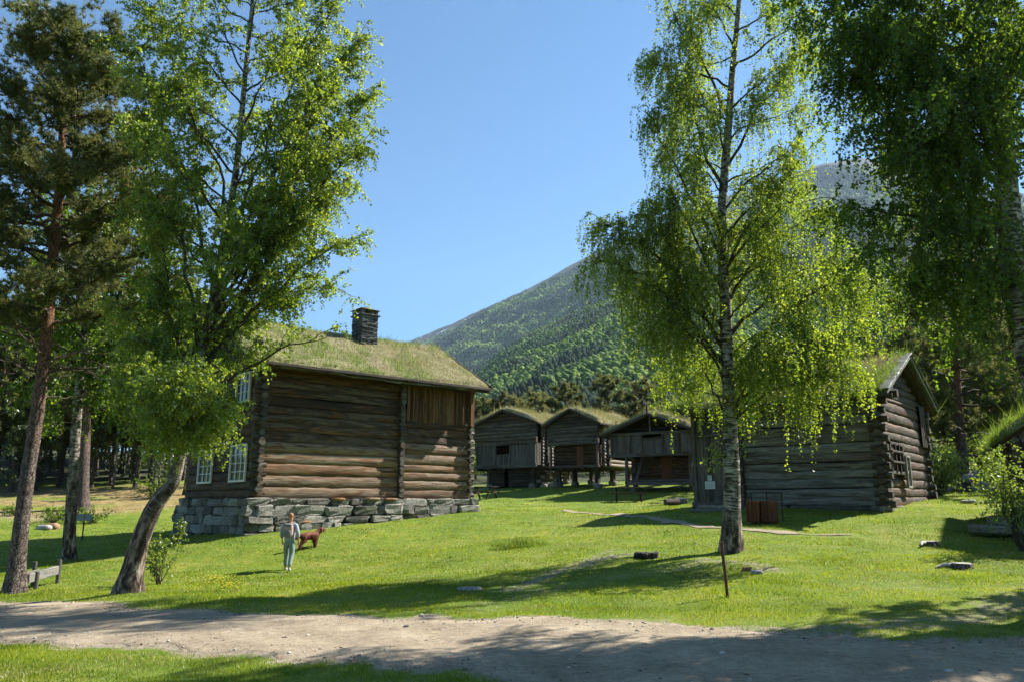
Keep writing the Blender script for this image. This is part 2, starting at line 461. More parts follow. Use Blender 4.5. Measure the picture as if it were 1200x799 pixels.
def hitg(u, v):
    """the ground point seen at photograph pixel u,v"""
    x = (u - 600) / F; y = (399.5 - v) / F
    d = np.array([x, CP - y * SP, SP + y * CP])
    t = np.arange(5, 140, .05)
    P = d[None] * t[:, None]
    below = P[:, 2] < gz(P[:, 0], P[:, 1])
    i = int(np.argmax(below)) if below.any() else len(t) - 1
    return np.array([P[i, 0], P[i, 1], gz(P[i, 0], P[i, 1])])
def gp(x, y, dz=0.0): return (x, y, float(gz(x, y)) + dz)

def ico():
    t = (1 + 5 ** .5) / 2
    v = np.array([(-1, t, 0), (1, t, 0), (-1, -t, 0), (1, -t, 0), (0, -1, t), (0, 1, t), (0, -1, -t), (0, 1, -t), (t, 0, -1), (t, 0, 1), (-t, 0, -1), (-t, 0, 1)], float)
    f = [(0, 11, 5), (0, 5, 1), (0, 1, 7), (0, 7, 10), (0, 10, 11), (1, 5, 9), (5, 11, 4), (11, 10, 2), (10, 7, 6), (7, 1, 8), (3, 9, 4), (3, 4, 2), (3, 2, 6), (3, 6, 8), (3, 8, 9), (4, 9, 5), (2, 4, 11), (6, 2, 10), (8, 6, 7), (9, 8, 1)]
    return nrm(v), np.array(f)
ICO_V, ICO_F = ico()

# path outline
_up = [(-150, 700), (0, 704), (120, 708), (220, 713), (300, 716), (420, 722), (560, 727), (700, 730), (800, 734), (880, 742), (960, 748), (1050, 752), (1150, 752), (1300, 750)]
_lo = [(-150, 742), (0, 747), (100, 752), (200, 760), (300, 770), (400, 779), (500, 788), (600, 797), (700, 806), (800, 815), (900, 824), (1000, 830), (1150, 838), (1300, 845)]
def resample(P, n):
    P = np.array(P, float); L = np.concatenate([[0], np.cumsum(np.linalg.norm(np.diff(P, axis=0), axis=1))])
    s = np.linspace(0, L[-1], n)
    return np.column_stack([np.interp(s, L, P[:, i]) for i in range(P.shape[1])])
rg = np.random.default_rng(5)
UP = resample([hitg(*p)[:2] for p in _up], 260); LO = resample([hitg(*p)[:2] for p in _lo], 260)
def wob(n, amp, k):
    a = rg.normal(0, 1, n); kk = np.ones(k) / k
    return np.convolve(np.pad(a, k, mode='edge'), kk, 'same')[k:-k] * amp * math.sqrt(k)
_px = np.linspace(-17, 17, 260)
def _edge(P, w_):
    P = P[np.argsort(P[:, 0])]
    return np.column_stack([_px, np.interp(_px, P[:, 0], P[:, 1]) + w_])
UPj = _edge(UP, wob(260, .13, 5) + wob(260, .12, 21))
LOj = _edge(LO, wob(260, .12, 5) + wob(260, .12, 21))
def inside_path(x, y, m=0.0):
    yu = np.interp(x, UPj[:, 0], UPj[:, 1]); yl = np.interp(x, LOj[:, 0], LOj[:, 1])
    return np.minimum(yu - y, y - yl) - m      # >0 inside

# worn patches (photo positions -> ground), each (centre, radius x, radius y, strength)
_worn = []
def line_worn(pts, wdt, st):
    P = resample([hitg(*p)[:2] for p in pts], 26)
    for p in P: _worn.append((p[0], p[1], wdt, st))
line_worn([(600, 690), (650, 670), (700, 655), (745, 648)], .6, .58)
line_worn([(690, 655), (720, 643)], .4, .5)
line_worn([(560, 715), (640, 690), (760, 672), (840, 655)], .7, .45)
line_worn([(820, 655), (880, 660), (905, 668)], .4, .6)
line_worn([(870, 735), (980, 738), (1150, 725), (1200, 700)], .9, .55)
line_worn([(380, 700), (480, 702)], .7, .35)
line_worn([(1040, 685), (1120, 690), (1190, 695)], .5, .4)
line_worn([(600, 588), (660, 592), (700, 598)], .35, .35)
line_worn([(-30, 572), (60, 578), (150, 575), (190, 582)], 4.5, .8)
line_worn([(0, 600), (60, 605), (110, 598), (150, 596)], 3, .68)
line_worn([(-10, 588), (80, 590), (150, 587), (185, 592)], 3, .72)
line_worn([(20, 716), (140, 712), (260, 718), (330, 724)], .35, .55)
_wn = np.array(_worn)
def worn(x, y):
    x = np.asarray(x, float); y = np.asarray(y, float)
    w_ = np.zeros(x.shape)
    for cx, cy_, r, s_ in _wn:
        d2 = ((x - cx) ** 2 + (y - cy_) ** 2) / (r * r)
        w_ = np.maximum(w_, s_ * np.exp(-d2))
    e = inside_path(x, y)
    w_ = np.maximum(w_, np.where(e > -.6, .75 * np.clip(1 + e / .6, 0, 1), 0))
    # forest floor beyond the lawn on the left
    fl = np.clip((y - 44 + (x + 20) * .25) / 8, 0, 1) * (x < -14) * np.clip((66 - y) / 8, 0, 1)
    return np.maximum(w_, fl * .55)

def axis(a, ext, n, c):
    b = math.asinh(ext / a); return c + a * np.sinh(np.linspace(-b, b, n))
gx = axis(9.0, 6000, 520, 0.0); gy = axis(9.0, 6000, 560, 15.0)
X, Y = np.meshgrid(gx, gy, indexing='ij')
Z = gz(X, Y)
mb = MB()
mb.grid(np.stack([X, Y, Z], -1), rnd=worn(X, Y).ravel())
k = NT('ground_turf'); p_ = k.pos(); r = k.attr()
n1 = k.noise(p_, .35, 5, .6); n2 = k.noise(p_, 2.6, 6, .65); n3 = k.noise(p_, 24, 5, .7); n4 = k.noise(k.mapping(p_, (1, 2.2, 1)), .9, 4, .6)
g = k.ramp(k.math('ADD', k.math('MULTIPLY', n1, .55), k.math('MULTIPLY', n2, .5)), [(.38, (.08, .145, .01)), (.52, (.13, .185, .014)), (.66, (.22, .23, .035))])
g = k.mix(k.ramp(n4, [(.58, 0.0), (.72, .6)]), g, (.24, .23, .07))
g = k.mix(1.0, g, k.ramp(n3, [(.3, .55), (.5, 1.0), (.7, 1.3)]), 'MULTIPLY')
soil = k.ramp(k.noise(p_, 9, 6, .7), [(.35, (.16, .125, .085)), (.5, (.27, .225, .165)), (.68, (.36, .31, .235))])
och = k.n('ShaderNodeSeparateXYZ'); k.l(p_, och.inputs[0])
shaded_floor = k.ramp(n2, [(.35, (.02, .026, .01)), (.5, (.04, .05, .018)), (.66, (.075, .065, .03))])  # dark forest floor far back; the trees' shade is put into this colour
g = k.mix(k.ramp(k.math('MULTIPLY', och.outputs[1], .01), [(.60, 0.0), (.68, 1.0)]), g, shaded_floor)
soil = k.mix(k.ramp(k.math('MULTIPLY', och.outputs[1], .01), [(.33, 0.0), (.42, 1.0)]), soil, k.ramp(k.noise(p_, 1.6, 6, .7), [(.35, (.12, .085, .03)), (.5, (.25, .18, .07)), (.66, (.34, .27, .13))]))
f = k.ramp(k.math('ADD', r, k.math('MULTIPLY', k.math('SUBTRACT', k.noise(p_, 5.5, 5, .7), .5), 1.0)), [(.42, 0.0), (.62, 1.0)])
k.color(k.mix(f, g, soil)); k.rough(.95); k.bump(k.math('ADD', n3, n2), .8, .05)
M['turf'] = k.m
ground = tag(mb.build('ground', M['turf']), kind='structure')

# gravel path sheet
mb = MB()
q = np.linspace(0, 1, 40)
PX = LOj[:, None] * (1 - q)[None, :, None] + UPj[:, None] * q[None, :, None]
cam_crown = 4 * (q * (1 - q))[None] * .02
Zp = gz(PX[..., 0], PX[..., 1]) + .012 + cam_crown - .05 * (np.abs(q - .5) > .49)[None]
mb.grid(np.concatenate([PX, Zp[..., None]], -1))
k = NT('gravel'); p_ = k.pos()
n1 = k.noise(p_, 1.1, 5, .6); n2 = k.noise(p_, 40, 6, .75); n3 = k.noise(p_, 9, 5, .7)
c = k.ramp(k.math('ADD', k.math('MULTIPLY', n1, .5), k.math('MULTIPLY', n3, .5)), [(.35, (.18, .14, .095)), (.5, (.30, .24, .165)), (.66, (.43, .355, .25))])
c = k.mix(1.0, c, k.ramp(n2, [(.3, .6), (.5, 1.0), (.68, 1.25)]), 'MULTIPLY')
vo = k.n('ShaderNodeTexVoronoi', _Scale=26.0); k.l(p_, vo.inputs['Vector'])
spk = k.ramp(vo.outputs['Distance'], [(.07, 1.0), (.12, 0.0)])
c = k.mix(k.math('MULTIPLY', spk, .75), c, (.09, .07, .055))
k.color(c); k.rough(.95); k.bump(k.math('ADD', n2, k.math('MULTIPLY', n3, 1.2)), .8, .03)
M['gravel'] = k.m
tag(mb.build('gravel_path', M['gravel']), kind='structure')
# loose stones and leaf litter on the gravel
rq = np.random.default_rng(66)
n = 3600; t_ = rq.random(n); i_ = rq.integers(40, 220, n)
x = _px[i_] + rq.uniform(-.06, .06, n); yl = np.interp(x, LOj[:, 0], LOj[:, 1]); yu = np.interp(x, UPj[:, 0], UPj[:, 1]); y = yl + (yu - yl) * t_
s_ = rq.gamma(2.0, .0035, n) + .003; s_[rq.random(n) < .008] *= 3.0
Vp = ICO_V[None] * (1 + rq.normal(0, .18, (n, 12, 1))) * (s_[:, None] * np.array([1.2, 1, .6])[None])[:, None] + np.stack([x, y, gz(x, y) + .022], -1)[:, None]
mb = MB(); mb.add(Vp.reshape(-1, 3), tris=(np.arange(n)[:, None, None] * 12 + ICO_F[None]).reshape(-1, 3), rnd=np.repeat(rq.random(n), 12))
k = NT('pebble'); k.color(k.ramp(k.attr(), [(0, (.06, .045, .035)), (.35, (.16, .12, .085)), (.7, (.32, .28, .22)), (1, (.5, .46, .4))])); k.rough(.9)
tag(mb.build('loose_gravel', k.m), kind='stuff')
# narrow trodden path towards the porch
fp = resample([hitg(*p)[:2] for p in [(660, 597), (735, 604), (800, 614), (870, 622), (1000, 627)]], 90)
fp = np.column_stack([np.convolve(np.pad(fp[:, i], 12, mode='reflect', reflect_type='odd'), np.ones(25) / 25, 'valid') for i in range(2)])
tn = nrm(np.gradient(fp, axis=0)); nn_ = np.column_stack([-tn[:, 1], tn[:, 0]])
hw = .17 + wob(90, .06, 5) + wob(90, .10, 3) + np.linspace(.20, -.08, 90); hw = np.maximum(hw, .06)
hw[:8] *= np.linspace(.2, 1, 8); hw[-14:] *= np.linspace(1, .2, 14)
q = np.linspace(-1, 1, 7)
PX = fp[:, None] + nn_[:, None] * (hw[:, None] * q[None])[..., None]
mb = MB(); mb.grid(np.concatenate([PX, (gz(PX[..., 0], PX[..., 1]) + .02)[..., None]], -1))
tag(mb.build('footpath', M['gravel']), kind='structure')
def on_footpath(x, y):
    d = np.full(x.shape, 9.0)
    for p in fp[::2]: d = np.minimum(d, np.hypot(x - p[0], y - p[1]))
    return d < .4

def vnoise(x, y, seed=0):
    xi = np.floor(x).astype(int); yi = np.floor(y).astype(int); fx = x - xi; fy = y - yi
    def h(a, b):
        v = np.sin(a * 127.1 + b * 311.7 + seed * 74.7) * 43758.5453; return v - np.floor(v)
    sx = fx * fx * (3 - 2 * fx); sy = fy * fy * (3 - 2 * fy)
    return (h(xi, yi) * (1 - sx) + h(xi + 1, yi) * sx) * (1 - sy) + (h(xi, yi + 1) * (1 - sx) + h(xi + 1, yi + 1) * sx) * sy
def fbm(x, y, o=4, seed=0):
    s_ = 0; a = .5
    for i in range(o): s_ = s_ + a * vnoise(x * 2 ** i + 13.7 * i, y * 2 ** i + 7.1 * i, seed + i); a *= .5
    return s_ / (1 - .5 ** o)

# lawn blades: one mass nobody could count
def blades(mb, P, h, wd, rng, lean=.5, rnd=None, mat=0, up=None):
    n = len(P)
    a = rng.uniform(0, 2 * PI, n); d = np.stack([np.cos(a), np.sin(a), np.zeros(n)], -1)
    l = rng.uniform(0, 2 * PI, n); ln = np.stack([np.cos(l), np.sin(l), np.zeros(n)], -1) * (rng.random(n) * lean)[:, None]
    upv = np.array([0, 0, 1.0]) if up is None else up
    tip = P + (upv + ln) * np.asarray(h)[:, None]
    w2 = d * np.asarray(wd)[:, None]
    V = np.stack([P - w2, P + w2, tip], 1).reshape(-1, 3)
    t = np.arange(n * 3).reshape(-1, 3)
    r_ = rng.random(n) if rnd is None else rnd
    mb.add(V, tris=t, rnd=np.repeat(r_, 3), mat=mat)
rg = np.random.default_rng(11)
mb = MB()
bands = [(7.0, 10.5, 2600), (10.5, 14, 1500), (14, 19, 800), (19, 26, 380), (26, 38, 150), (38, 56, 55)]
def fbm_l(x, y): return fbm(x * .55 + 300, y * .9 + 300, 4, 17)
def lawn_noise(x, y): return np.sin(x * 1.7 + 2 * np.sin(y * .9)) * np.sin(y * 1.9 + np.sin(x * 1.1)) 
for y0, y1, dens in bands:
    wmax = .72 * y1 + .5
    n = int(dens * (y1 - y0) * 2 * wmax)
    y = rg.uniform(y0, y1, n); x = rg.uniform(-wmax, wmax, n)
    keep = np.abs(x) < .70 * y + .6
    e = inside_path(x, y)
    keep &= (e < .0 - rg.exponential(.02, n)) | (rg.random(n) < .02 * (e < .25) + .35 * np.clip(.12 - e, 0, .12) / .12)
    wn = worn(x, y)
    keep &= rg.random(n) > wn * 1.05 - .1
    keep &= ~(on_footpath(x, y))
    x, y, wn = x[keep], y[keep], wn[keep]
    n = len(x)
    yc = (y0 + y1) / 2
    pn = lawn_noise(x, y); pn2 = lawn_noise(x * 3.3 + 5, y * 3.1)
    h = rg.uniform(.02, .05, n) * (1 + .35 * pn + .25 * pn2) * (1 + .15 * (yc > 14)) * (1 - .4 * wn)
    h[rg.random(n) < .01] *= 2.2
    wd = np.full(n, .0035 * max(1, yc / 9.0)) * rg.uniform(.7, 1.4, n)
    dry = rg.random(n) < (.05 + .22 * np.clip(wn * 1.5, 0, 1) + .10 * (pn < -.3))
    P = np.stack([x, y, gz(x, y) - .004], -1)
    pn3 = fbm_l(x, y)
    rn = np.clip(rg.normal(.5 + .12 * pn2 + 1.3 * (pn3 - .5), .18, n), 0, 1)
    dry = dry | (rg.random(n) < np.clip((fbm_l(x * 1.7 + 40, y * 1.7) - .56) * 4, 0, .38))
    blades(mb, P[~dry], h[~dry], wd[~dry], rg, .8, rn[~dry], 0)
    blades(mb, P[dry], h[dry] * .8, wd[dry], rg, 1.1, rn[dry], 1)
tag(mb.build('grass', [M['grass_blade'], M['dry_grass']], smooth=False), kind='stuff')

# little yellow flowers scattered in the lawn
mb = MB()
spots = []
for (u, v, su, sv, n) in [(250, 680, 45, 8, 90), (265, 688, 14, 5, 40), (545, 640, 60, 12, 60), (618, 637, 12, 4, 16), (430, 650, 120, 14, 60), (340, 636, 60, 6, 20)]:
    c = hitg(u, v)
    for i in range(n):
        uu, vv = rg.normal(u, su * .5), rg.normal(v, sv * .5)
        spots.append(hitg(uu, vv))
for p in spots:
    s_ = rg.uniform(.014, .026); th = np.linspace(0, 2 * PI, 7)[:-1]; h_ = rg.uniform(.05, .1)
    ring = np.stack([p[0] + np.cos(th) * s_, p[1] + np.sin(th) * s_, np.full(6, p[2] + h_)], -1)
    v = np.vstack([ring, [p[0], p[1], p[2] + h_ + .006]])
    mb.add(v, tris=[[i, (i + 1) % 6, 6] for i in range(6)])
    mb.tube([p, (p[0], p[1], p[2] + h_)], .0025, 3, caps=False, mat=1)
tag(mb.build('yellow_flowers', [simple('yellow_petal', (.75, .55, .02), .6), M['grass_blade']], smooth=False), kind='stuff')

# ------------------------------------------------------------------ mountains
def slope_surface(crest, d0, z0, dcrest, U, T, amp, seed, pw=1.15):
    """radial height field: azimuth from photo column U, T 0 (foot) .. 1 (crest) .. 1.5 (behind)"""
    cu = [at(c[0], c[1], 1.0)[0] * F / CP + 600 for c in crest]
    ce = [at(c[0], c[1], 1.0)[2] for c in crest]
    E = np.interp(U, cu, ce); dc = np.interp(U, cu, dcrest) if hasattr(dcrest, '__len__') else np.full(U.shape, float(dcrest))
    Yd = d0 + (dc - d0) * T
    zc = E * dc
    Tt = np.minimum(T, 1.0)
    zz = z0 + (zc - z0) * (Tt ** pw) - np.maximum(T - 1, 0) * dc * .35
    # horizontal azimuth of column u at the horizon: x/Y = (u-600)/F*CP
    xx = (U - 600) / F * CP * Yd
    w_ = np.sin(np.clip(Tt, 0, 1) * PI) * .9 + .25
    zz = zz + amp * w_ * (fbm(xx / 520, Yd / 700, 5, seed) - .5) * 2 + amp * .25 * w_ * (fbm(xx / 60, Yd / 60, 3, seed + 9) - .5) * 2
    return np.stack([xx, Yd, zz], -1)
FAR = [(250, 470), (380, 432), (440, 418), (470, 403), (500, 392), (540, 373), (570, 360), (610, 341), (650, 322), (700, 298), (760, 270), (830, 240), (900, 214), (960, 195), (1010, 186), (1060, 196), (1120, 212), (1200, 225), (1400, 260), (1700, 300)]
NEAR = [(400, 600), (480, 585), (520, 480), (560, 437), (590, 410), (630, 388), (694, 360), (750, 333), (850, 306), (950, 285), (1100, 262), (1300, 230), (1700, 250)]
dcf = [6500, 5600, 5000, 4700, 4500, 4300, 4200, 4100, 4000, 3900, 3700, 3600, 3500, 3400, 3400, 3400, 3400, 3400, 3400, 3400]
def far_s(U, T): return slope_surface(FAR, 900, -5, dcf, U, T, 95, 3, 1.0)
def near_s(U, T): return slope_surface(NEAR, 260, -2, 1500, U, T, 34, 21, 1.05)
U, T = np.meshgrid(np.linspace(250, 1700, 420), np.linspace(0, 1.4, 260), indexing='ij')
mb = MB(); P = far_s(U, T); mb.grid(P, rnd=T.ravel())
k = NT('bare_mountain'); p_ = k.pos(); r = k.attr()
n1 = k.noise(p_, .004, 8, .62); n2 = k.noise(k.mapping(p_, (1, 1, 3)), .02, 7, .68); n3 = k.noise(p_, .0016, 4, .5)
rock = k.ramp(n2, [(.34, (.012, .017, .022)), (.5, (.028, .032, .036)), (.66, (.065, .062, .056))])
heath = k.ramp(n1, [(.38, (.025, .042, .016)), (.6, (.055, .07, .024))])
wood_ = k.ramp(n2, [(.38, (.03, .06, .015)), (.62, (.09, .14, .03))])
tl = k.math('ADD', r, k.math('MULTIPLY', k.math('SUBTRACT', n1, .5), .35))
c = k.mix(k.ramp(tl, [(.78, 0.0), (.9, 1.0)]), wood_, heath)
c = k.mix(k.ramp(k.math('ADD', tl, k.math('MULTIPLY', k.math('SUBTRACT', n2, .5), .35)), [(.88, 0.0), (.98, 1.0)]), c, rock)
sn = k.noise(k.mapping(p_, (1, .6, 2.5)), .006, 6, .6)
snm = k.math('MULTIPLY', k.ramp(sn, [(.665, 0.0), (.68, 1.0)]), k.ramp(r, [(.84, 0.0), (.9, 1.0)]))
c = k.mix(snm, c, (.75, .77, .8))
k.color(c); k.rough(.95); k.bump(n2, 1.0, 14)
M['far_rock'] = k.m
tag(mb.build('mountain', M['far_rock']), kind='structure')
U, T = np.meshgrid(np.linspace(400, 1700, 320), np.linspace(0, 1.35, 160), indexing='ij')
mb = MB(); mb.grid(near_s(U, T), rnd=T.ravel())
k = NT('wooded_slope_soil'); p_ = k.pos(); n1 = k.noise(p_, .05, 6, .6)
k.color(k.ramp(n1, [(.35, (.022, .038, .012)), (.65, (.055, .075, .022))])); k.rough(.95); k.bump(n1, .8, 3)
tag(mb.build('wooded_hill', k.m), kind='structure')
def blob_trees(mb, P, h, wd, rng, rnd, mat, lobes=2, cone=False):
    n = len(P)
    for l in range(lobes):
        V = np.broadcast_to(ICO_V[None], (n, 12, 3)) * (1 + rng.normal(0, .16, (n, 12, 1)))
        if cone:
            z = V[..., 2:3]; V = V * np.concatenate([1 - .75 * np.clip(z, -.2, 1)] * 2 + [np.ones_like(z)], -1)
        sc_ = np.stack([wd, wd, h * (.5 if lobes == 1 else .36)], -1) * (1 if l == 0 else rng.uniform(.6, .85, (n, 1)))
        off = np.stack([rng.normal(0, .35, n) * wd * (l > 0), rng.normal(0, .35, n) * wd * (l > 0), h * (.5 if lobes == 1 else (.42 if l == 0 else .7))], -1)
        W = V * sc_[:, None] + (P + off)[:, None]
        t = (np.arange(n)[:, None, None] * 12 + ICO_F[None]).reshape(-1, 3)
        mb.add(W.reshape(-1, 3), tris=t, rnd=np.repeat(np.clip(rnd + rng.normal(0, .08, n), 0, 1), 12), mat=mat)
def forest_mat(name, stops):
    k = NT(name); k.color(k.ramp(k.attr(), stops)); k.rough(.9); k.p.inputs['Specular IOR Level'].default_value = .1
    k.bump(k.noise(k.pos(), .9, 5, .7), .9, 1.2)
    return k.m
fm = [forest_mat('distant_birch_crowns', [(0, (.045, .085, .018)), (.5, (.11, .175, .03)), (1, (.23, .30, .06))]),
      forest_mat('distant_pine_crowns', [(0, (.014, .028, .014)), (.5, (.024, .045, .02)), (1, (.045, .07, .028))])]
def scatter(fn, n, u0, u1, t0, t1, hh, seed, name, dens, lob):
    rng = np.random.default_rng(seed)
    # even on the ground: accept by distance
    U = rng.uniform(u0, u1, n); T = rng.uniform(t0, t1, n)
    P = fn(U, T)
    x, y = P[:, 0], P[:, 1]
    f = fbm(x / 230, y / 300, 4, seed); f2 = fbm(x / 55, y / 90, 3, seed + 4)
    keep = rng.random(n) < dens(T, f, P)
    P, f, f2, T = P[keep], f[keep], f2[keep], T[keep]; n = len(P)
    pine = ((f - .5) * 1.5 + (f2 - .5) * .9 + .5 + rng.normal(0, .07, n)) > .50
    h = rng.uniform(*hh, n); mb = MB()
    rn = np.clip(rng.normal(.5, .2, n) + 2.4 * (fbm(P[:, 0] / 170 + 5, P[:, 1] / 260, 3, seed + 2) - .5), 0, 1)
    wd = h * rng.uniform(.24, .38, n)
    a = ~pine
    blob_trees(mb, P[a], h[a] * .85, wd[a], rng, rn[a], 0, lob)
    blob_trees(mb, P[pine], h[pine] * 1.0, wd[pine] * .85, rng, rn[pine], 1, 1, True)
    return tag(mb.build(name, fm, smooth=True), kind='stuff')
scatter(near_s, 46000, 500, 1350, .02, 1.04, (6, 11.5), 4, 'hillside_forest', lambda T, f, P: np.where(T < .25, .6, 1.0), 2)
scatter(far_s, 100000, 440, 1250, .12, .97, (9, 16), 8, 'mountain_forest', lambda T, f, P: np.clip((.95 - T + (f - .5) * .5) * 6, 0, 1), 1)
# ------------------------------------------------------------------ timber building helpers
def log_rows(mb, p0, p1, z0, z1, pitch, rng, out=0.0, depth=.2, sq=.8, holes=(), zoff=0.0, rn=(0, 1), trim=None, ends=.22, mat=0):
    """horizontal logs between p0 and p1 (2-D local points); trim(z)->(s0,s1) limits; holes (s0,s1,z0,z1)"""
    p0 = np.array(p0, float); p1 = np.array(p1, float); L = np.linalg.norm(p1 - p0); d = (p1 - p0) / L
    z = z0 + zoff
    while z < z1 - .03:
        hgt = pitch * rng.uniform(.88, 1.12)
        if z + hgt > z1 - pitch * .3: hgt = z1 - z
        zc = z + hgt / 2
        a, b = (-ends, L + ends) if trim is None else trim(zc)
        if b - a > .25:
            segs = [(a, b)]
            for (h0, h1, hz0, hz1) in holes:
                if hz0 < zc < hz1:
                    ns = []
                    for (c0, c1) in segs:
                        if h1 <= c0 or h0 >= c1: ns.append((c0, c1)); continue
                        if h0 - c0 > .05: ns.append((c0, h0))
                        if c1 - h1 > .05: ns.append((h1, c1))
                    segs = ns
            r = rng.uniform(*rn); uo = rng.uniform(0, 50); tp = rng.uniform(-.04, .04)
            for (c0, c1) in segs:
                n = max(4, int((c1 - c0) / .35))
                s_ = np.linspace(c0, c1, n)
                wz = rng.normal(0, .012, n).cumsum() * .6; wz -= np.linspace(wz[0], wz[-1], n)
                path = np.stack([p0[0] + d[0] * s_, p0[1] + d[1] * s_, zc + wz], -1)
                # flatten into an ellipse: radius along z hgt/2, depth across
                rad = (hgt * (.53 if sq > .6 else .495)) * (1 + tp * np.linspace(-1, 1, n)) * (1 + rng.normal(0, .035, n))
                mb.tube(path, rad, 16, rnd=r, uo=uo + c0, mat=mat, ex=depth / hgt, bump=.02, rng=rng, sq=sq)
        z += hgt

def window(parent, frame_mat, org, xdir, z, wd, hg, cols, rows, out, name='window', deep=.05, glass=True, inner=True):
    """casement: local frame: org = lower-left (2-D), xdir along the wall, out = outward normal"""
    xd = np.array([*xdir, 0.0]); o = np.array([*out, 0.0]); zz = np.array([0, 0, 1.0])
    P = lambda s_, t_, q_=0.0: np.array([*org, z]) + xd * s_ + zz * t_ + o * q_
    mb = MB(); fw = .075
    for (a, b, w_, h_) in [((-fw / 2, hg / 2), None, fw, hg + 2 * fw), ((wd + fw / 2, hg / 2), None, fw, hg + 2 * fw)]:
        mb.beam(P(a[0], -fw, .03), P(a[0], hg + fw, .03), .075, w_, up=tuple(xd), ch=.006)
    mb.beam(P(0, -fw / 2, .032), P(wd, -fw / 2, .032), .085, fw, ch=.006)
    mb.beam(P(0, hg + fw / 2, .032), P(wd, hg + fw / 2, .032), .085, fw, ch=.006)
    f = mb.build(name, frame_mat, parent, smooth=False)
    mb = MB()
    for c in range(1, cols): mb.beam(P(wd * c / cols, 0, .012), P(wd * c / cols, hg, .012), .03, .05 if cols > 2 else .035, up=tuple(xd), ch=.004)
    for r in range(1, rows): mb.beam(P(0, hg * r / rows, .008), P(wd, hg * r / rows, .008), .028, .03, ch=.004)
    mb.build('glazing_bars', frame_mat, f, smooth=False)
    if glass:
        mb = MB(); mb.box(P(wd / 2, hg / 2, -.02), (wd, .012, hg), rot=np.column_stack([xd, o, zz]), ch=.001)
        mb.build('pane', M['glass'], f, smooth=False)
    if inner:
        mb = MB(); mb.box(P(wd / 2, hg / 2, -.30), (wd + .2, .02, hg + .2), rot=np.column_stack([xd, o, zz]), ch=.001)
        mb.build('curtain', simple('pale_curtain', (.35, .35, .32), .9) if 'curt' not in M else M['curt'], f, smooth=False)
    return f

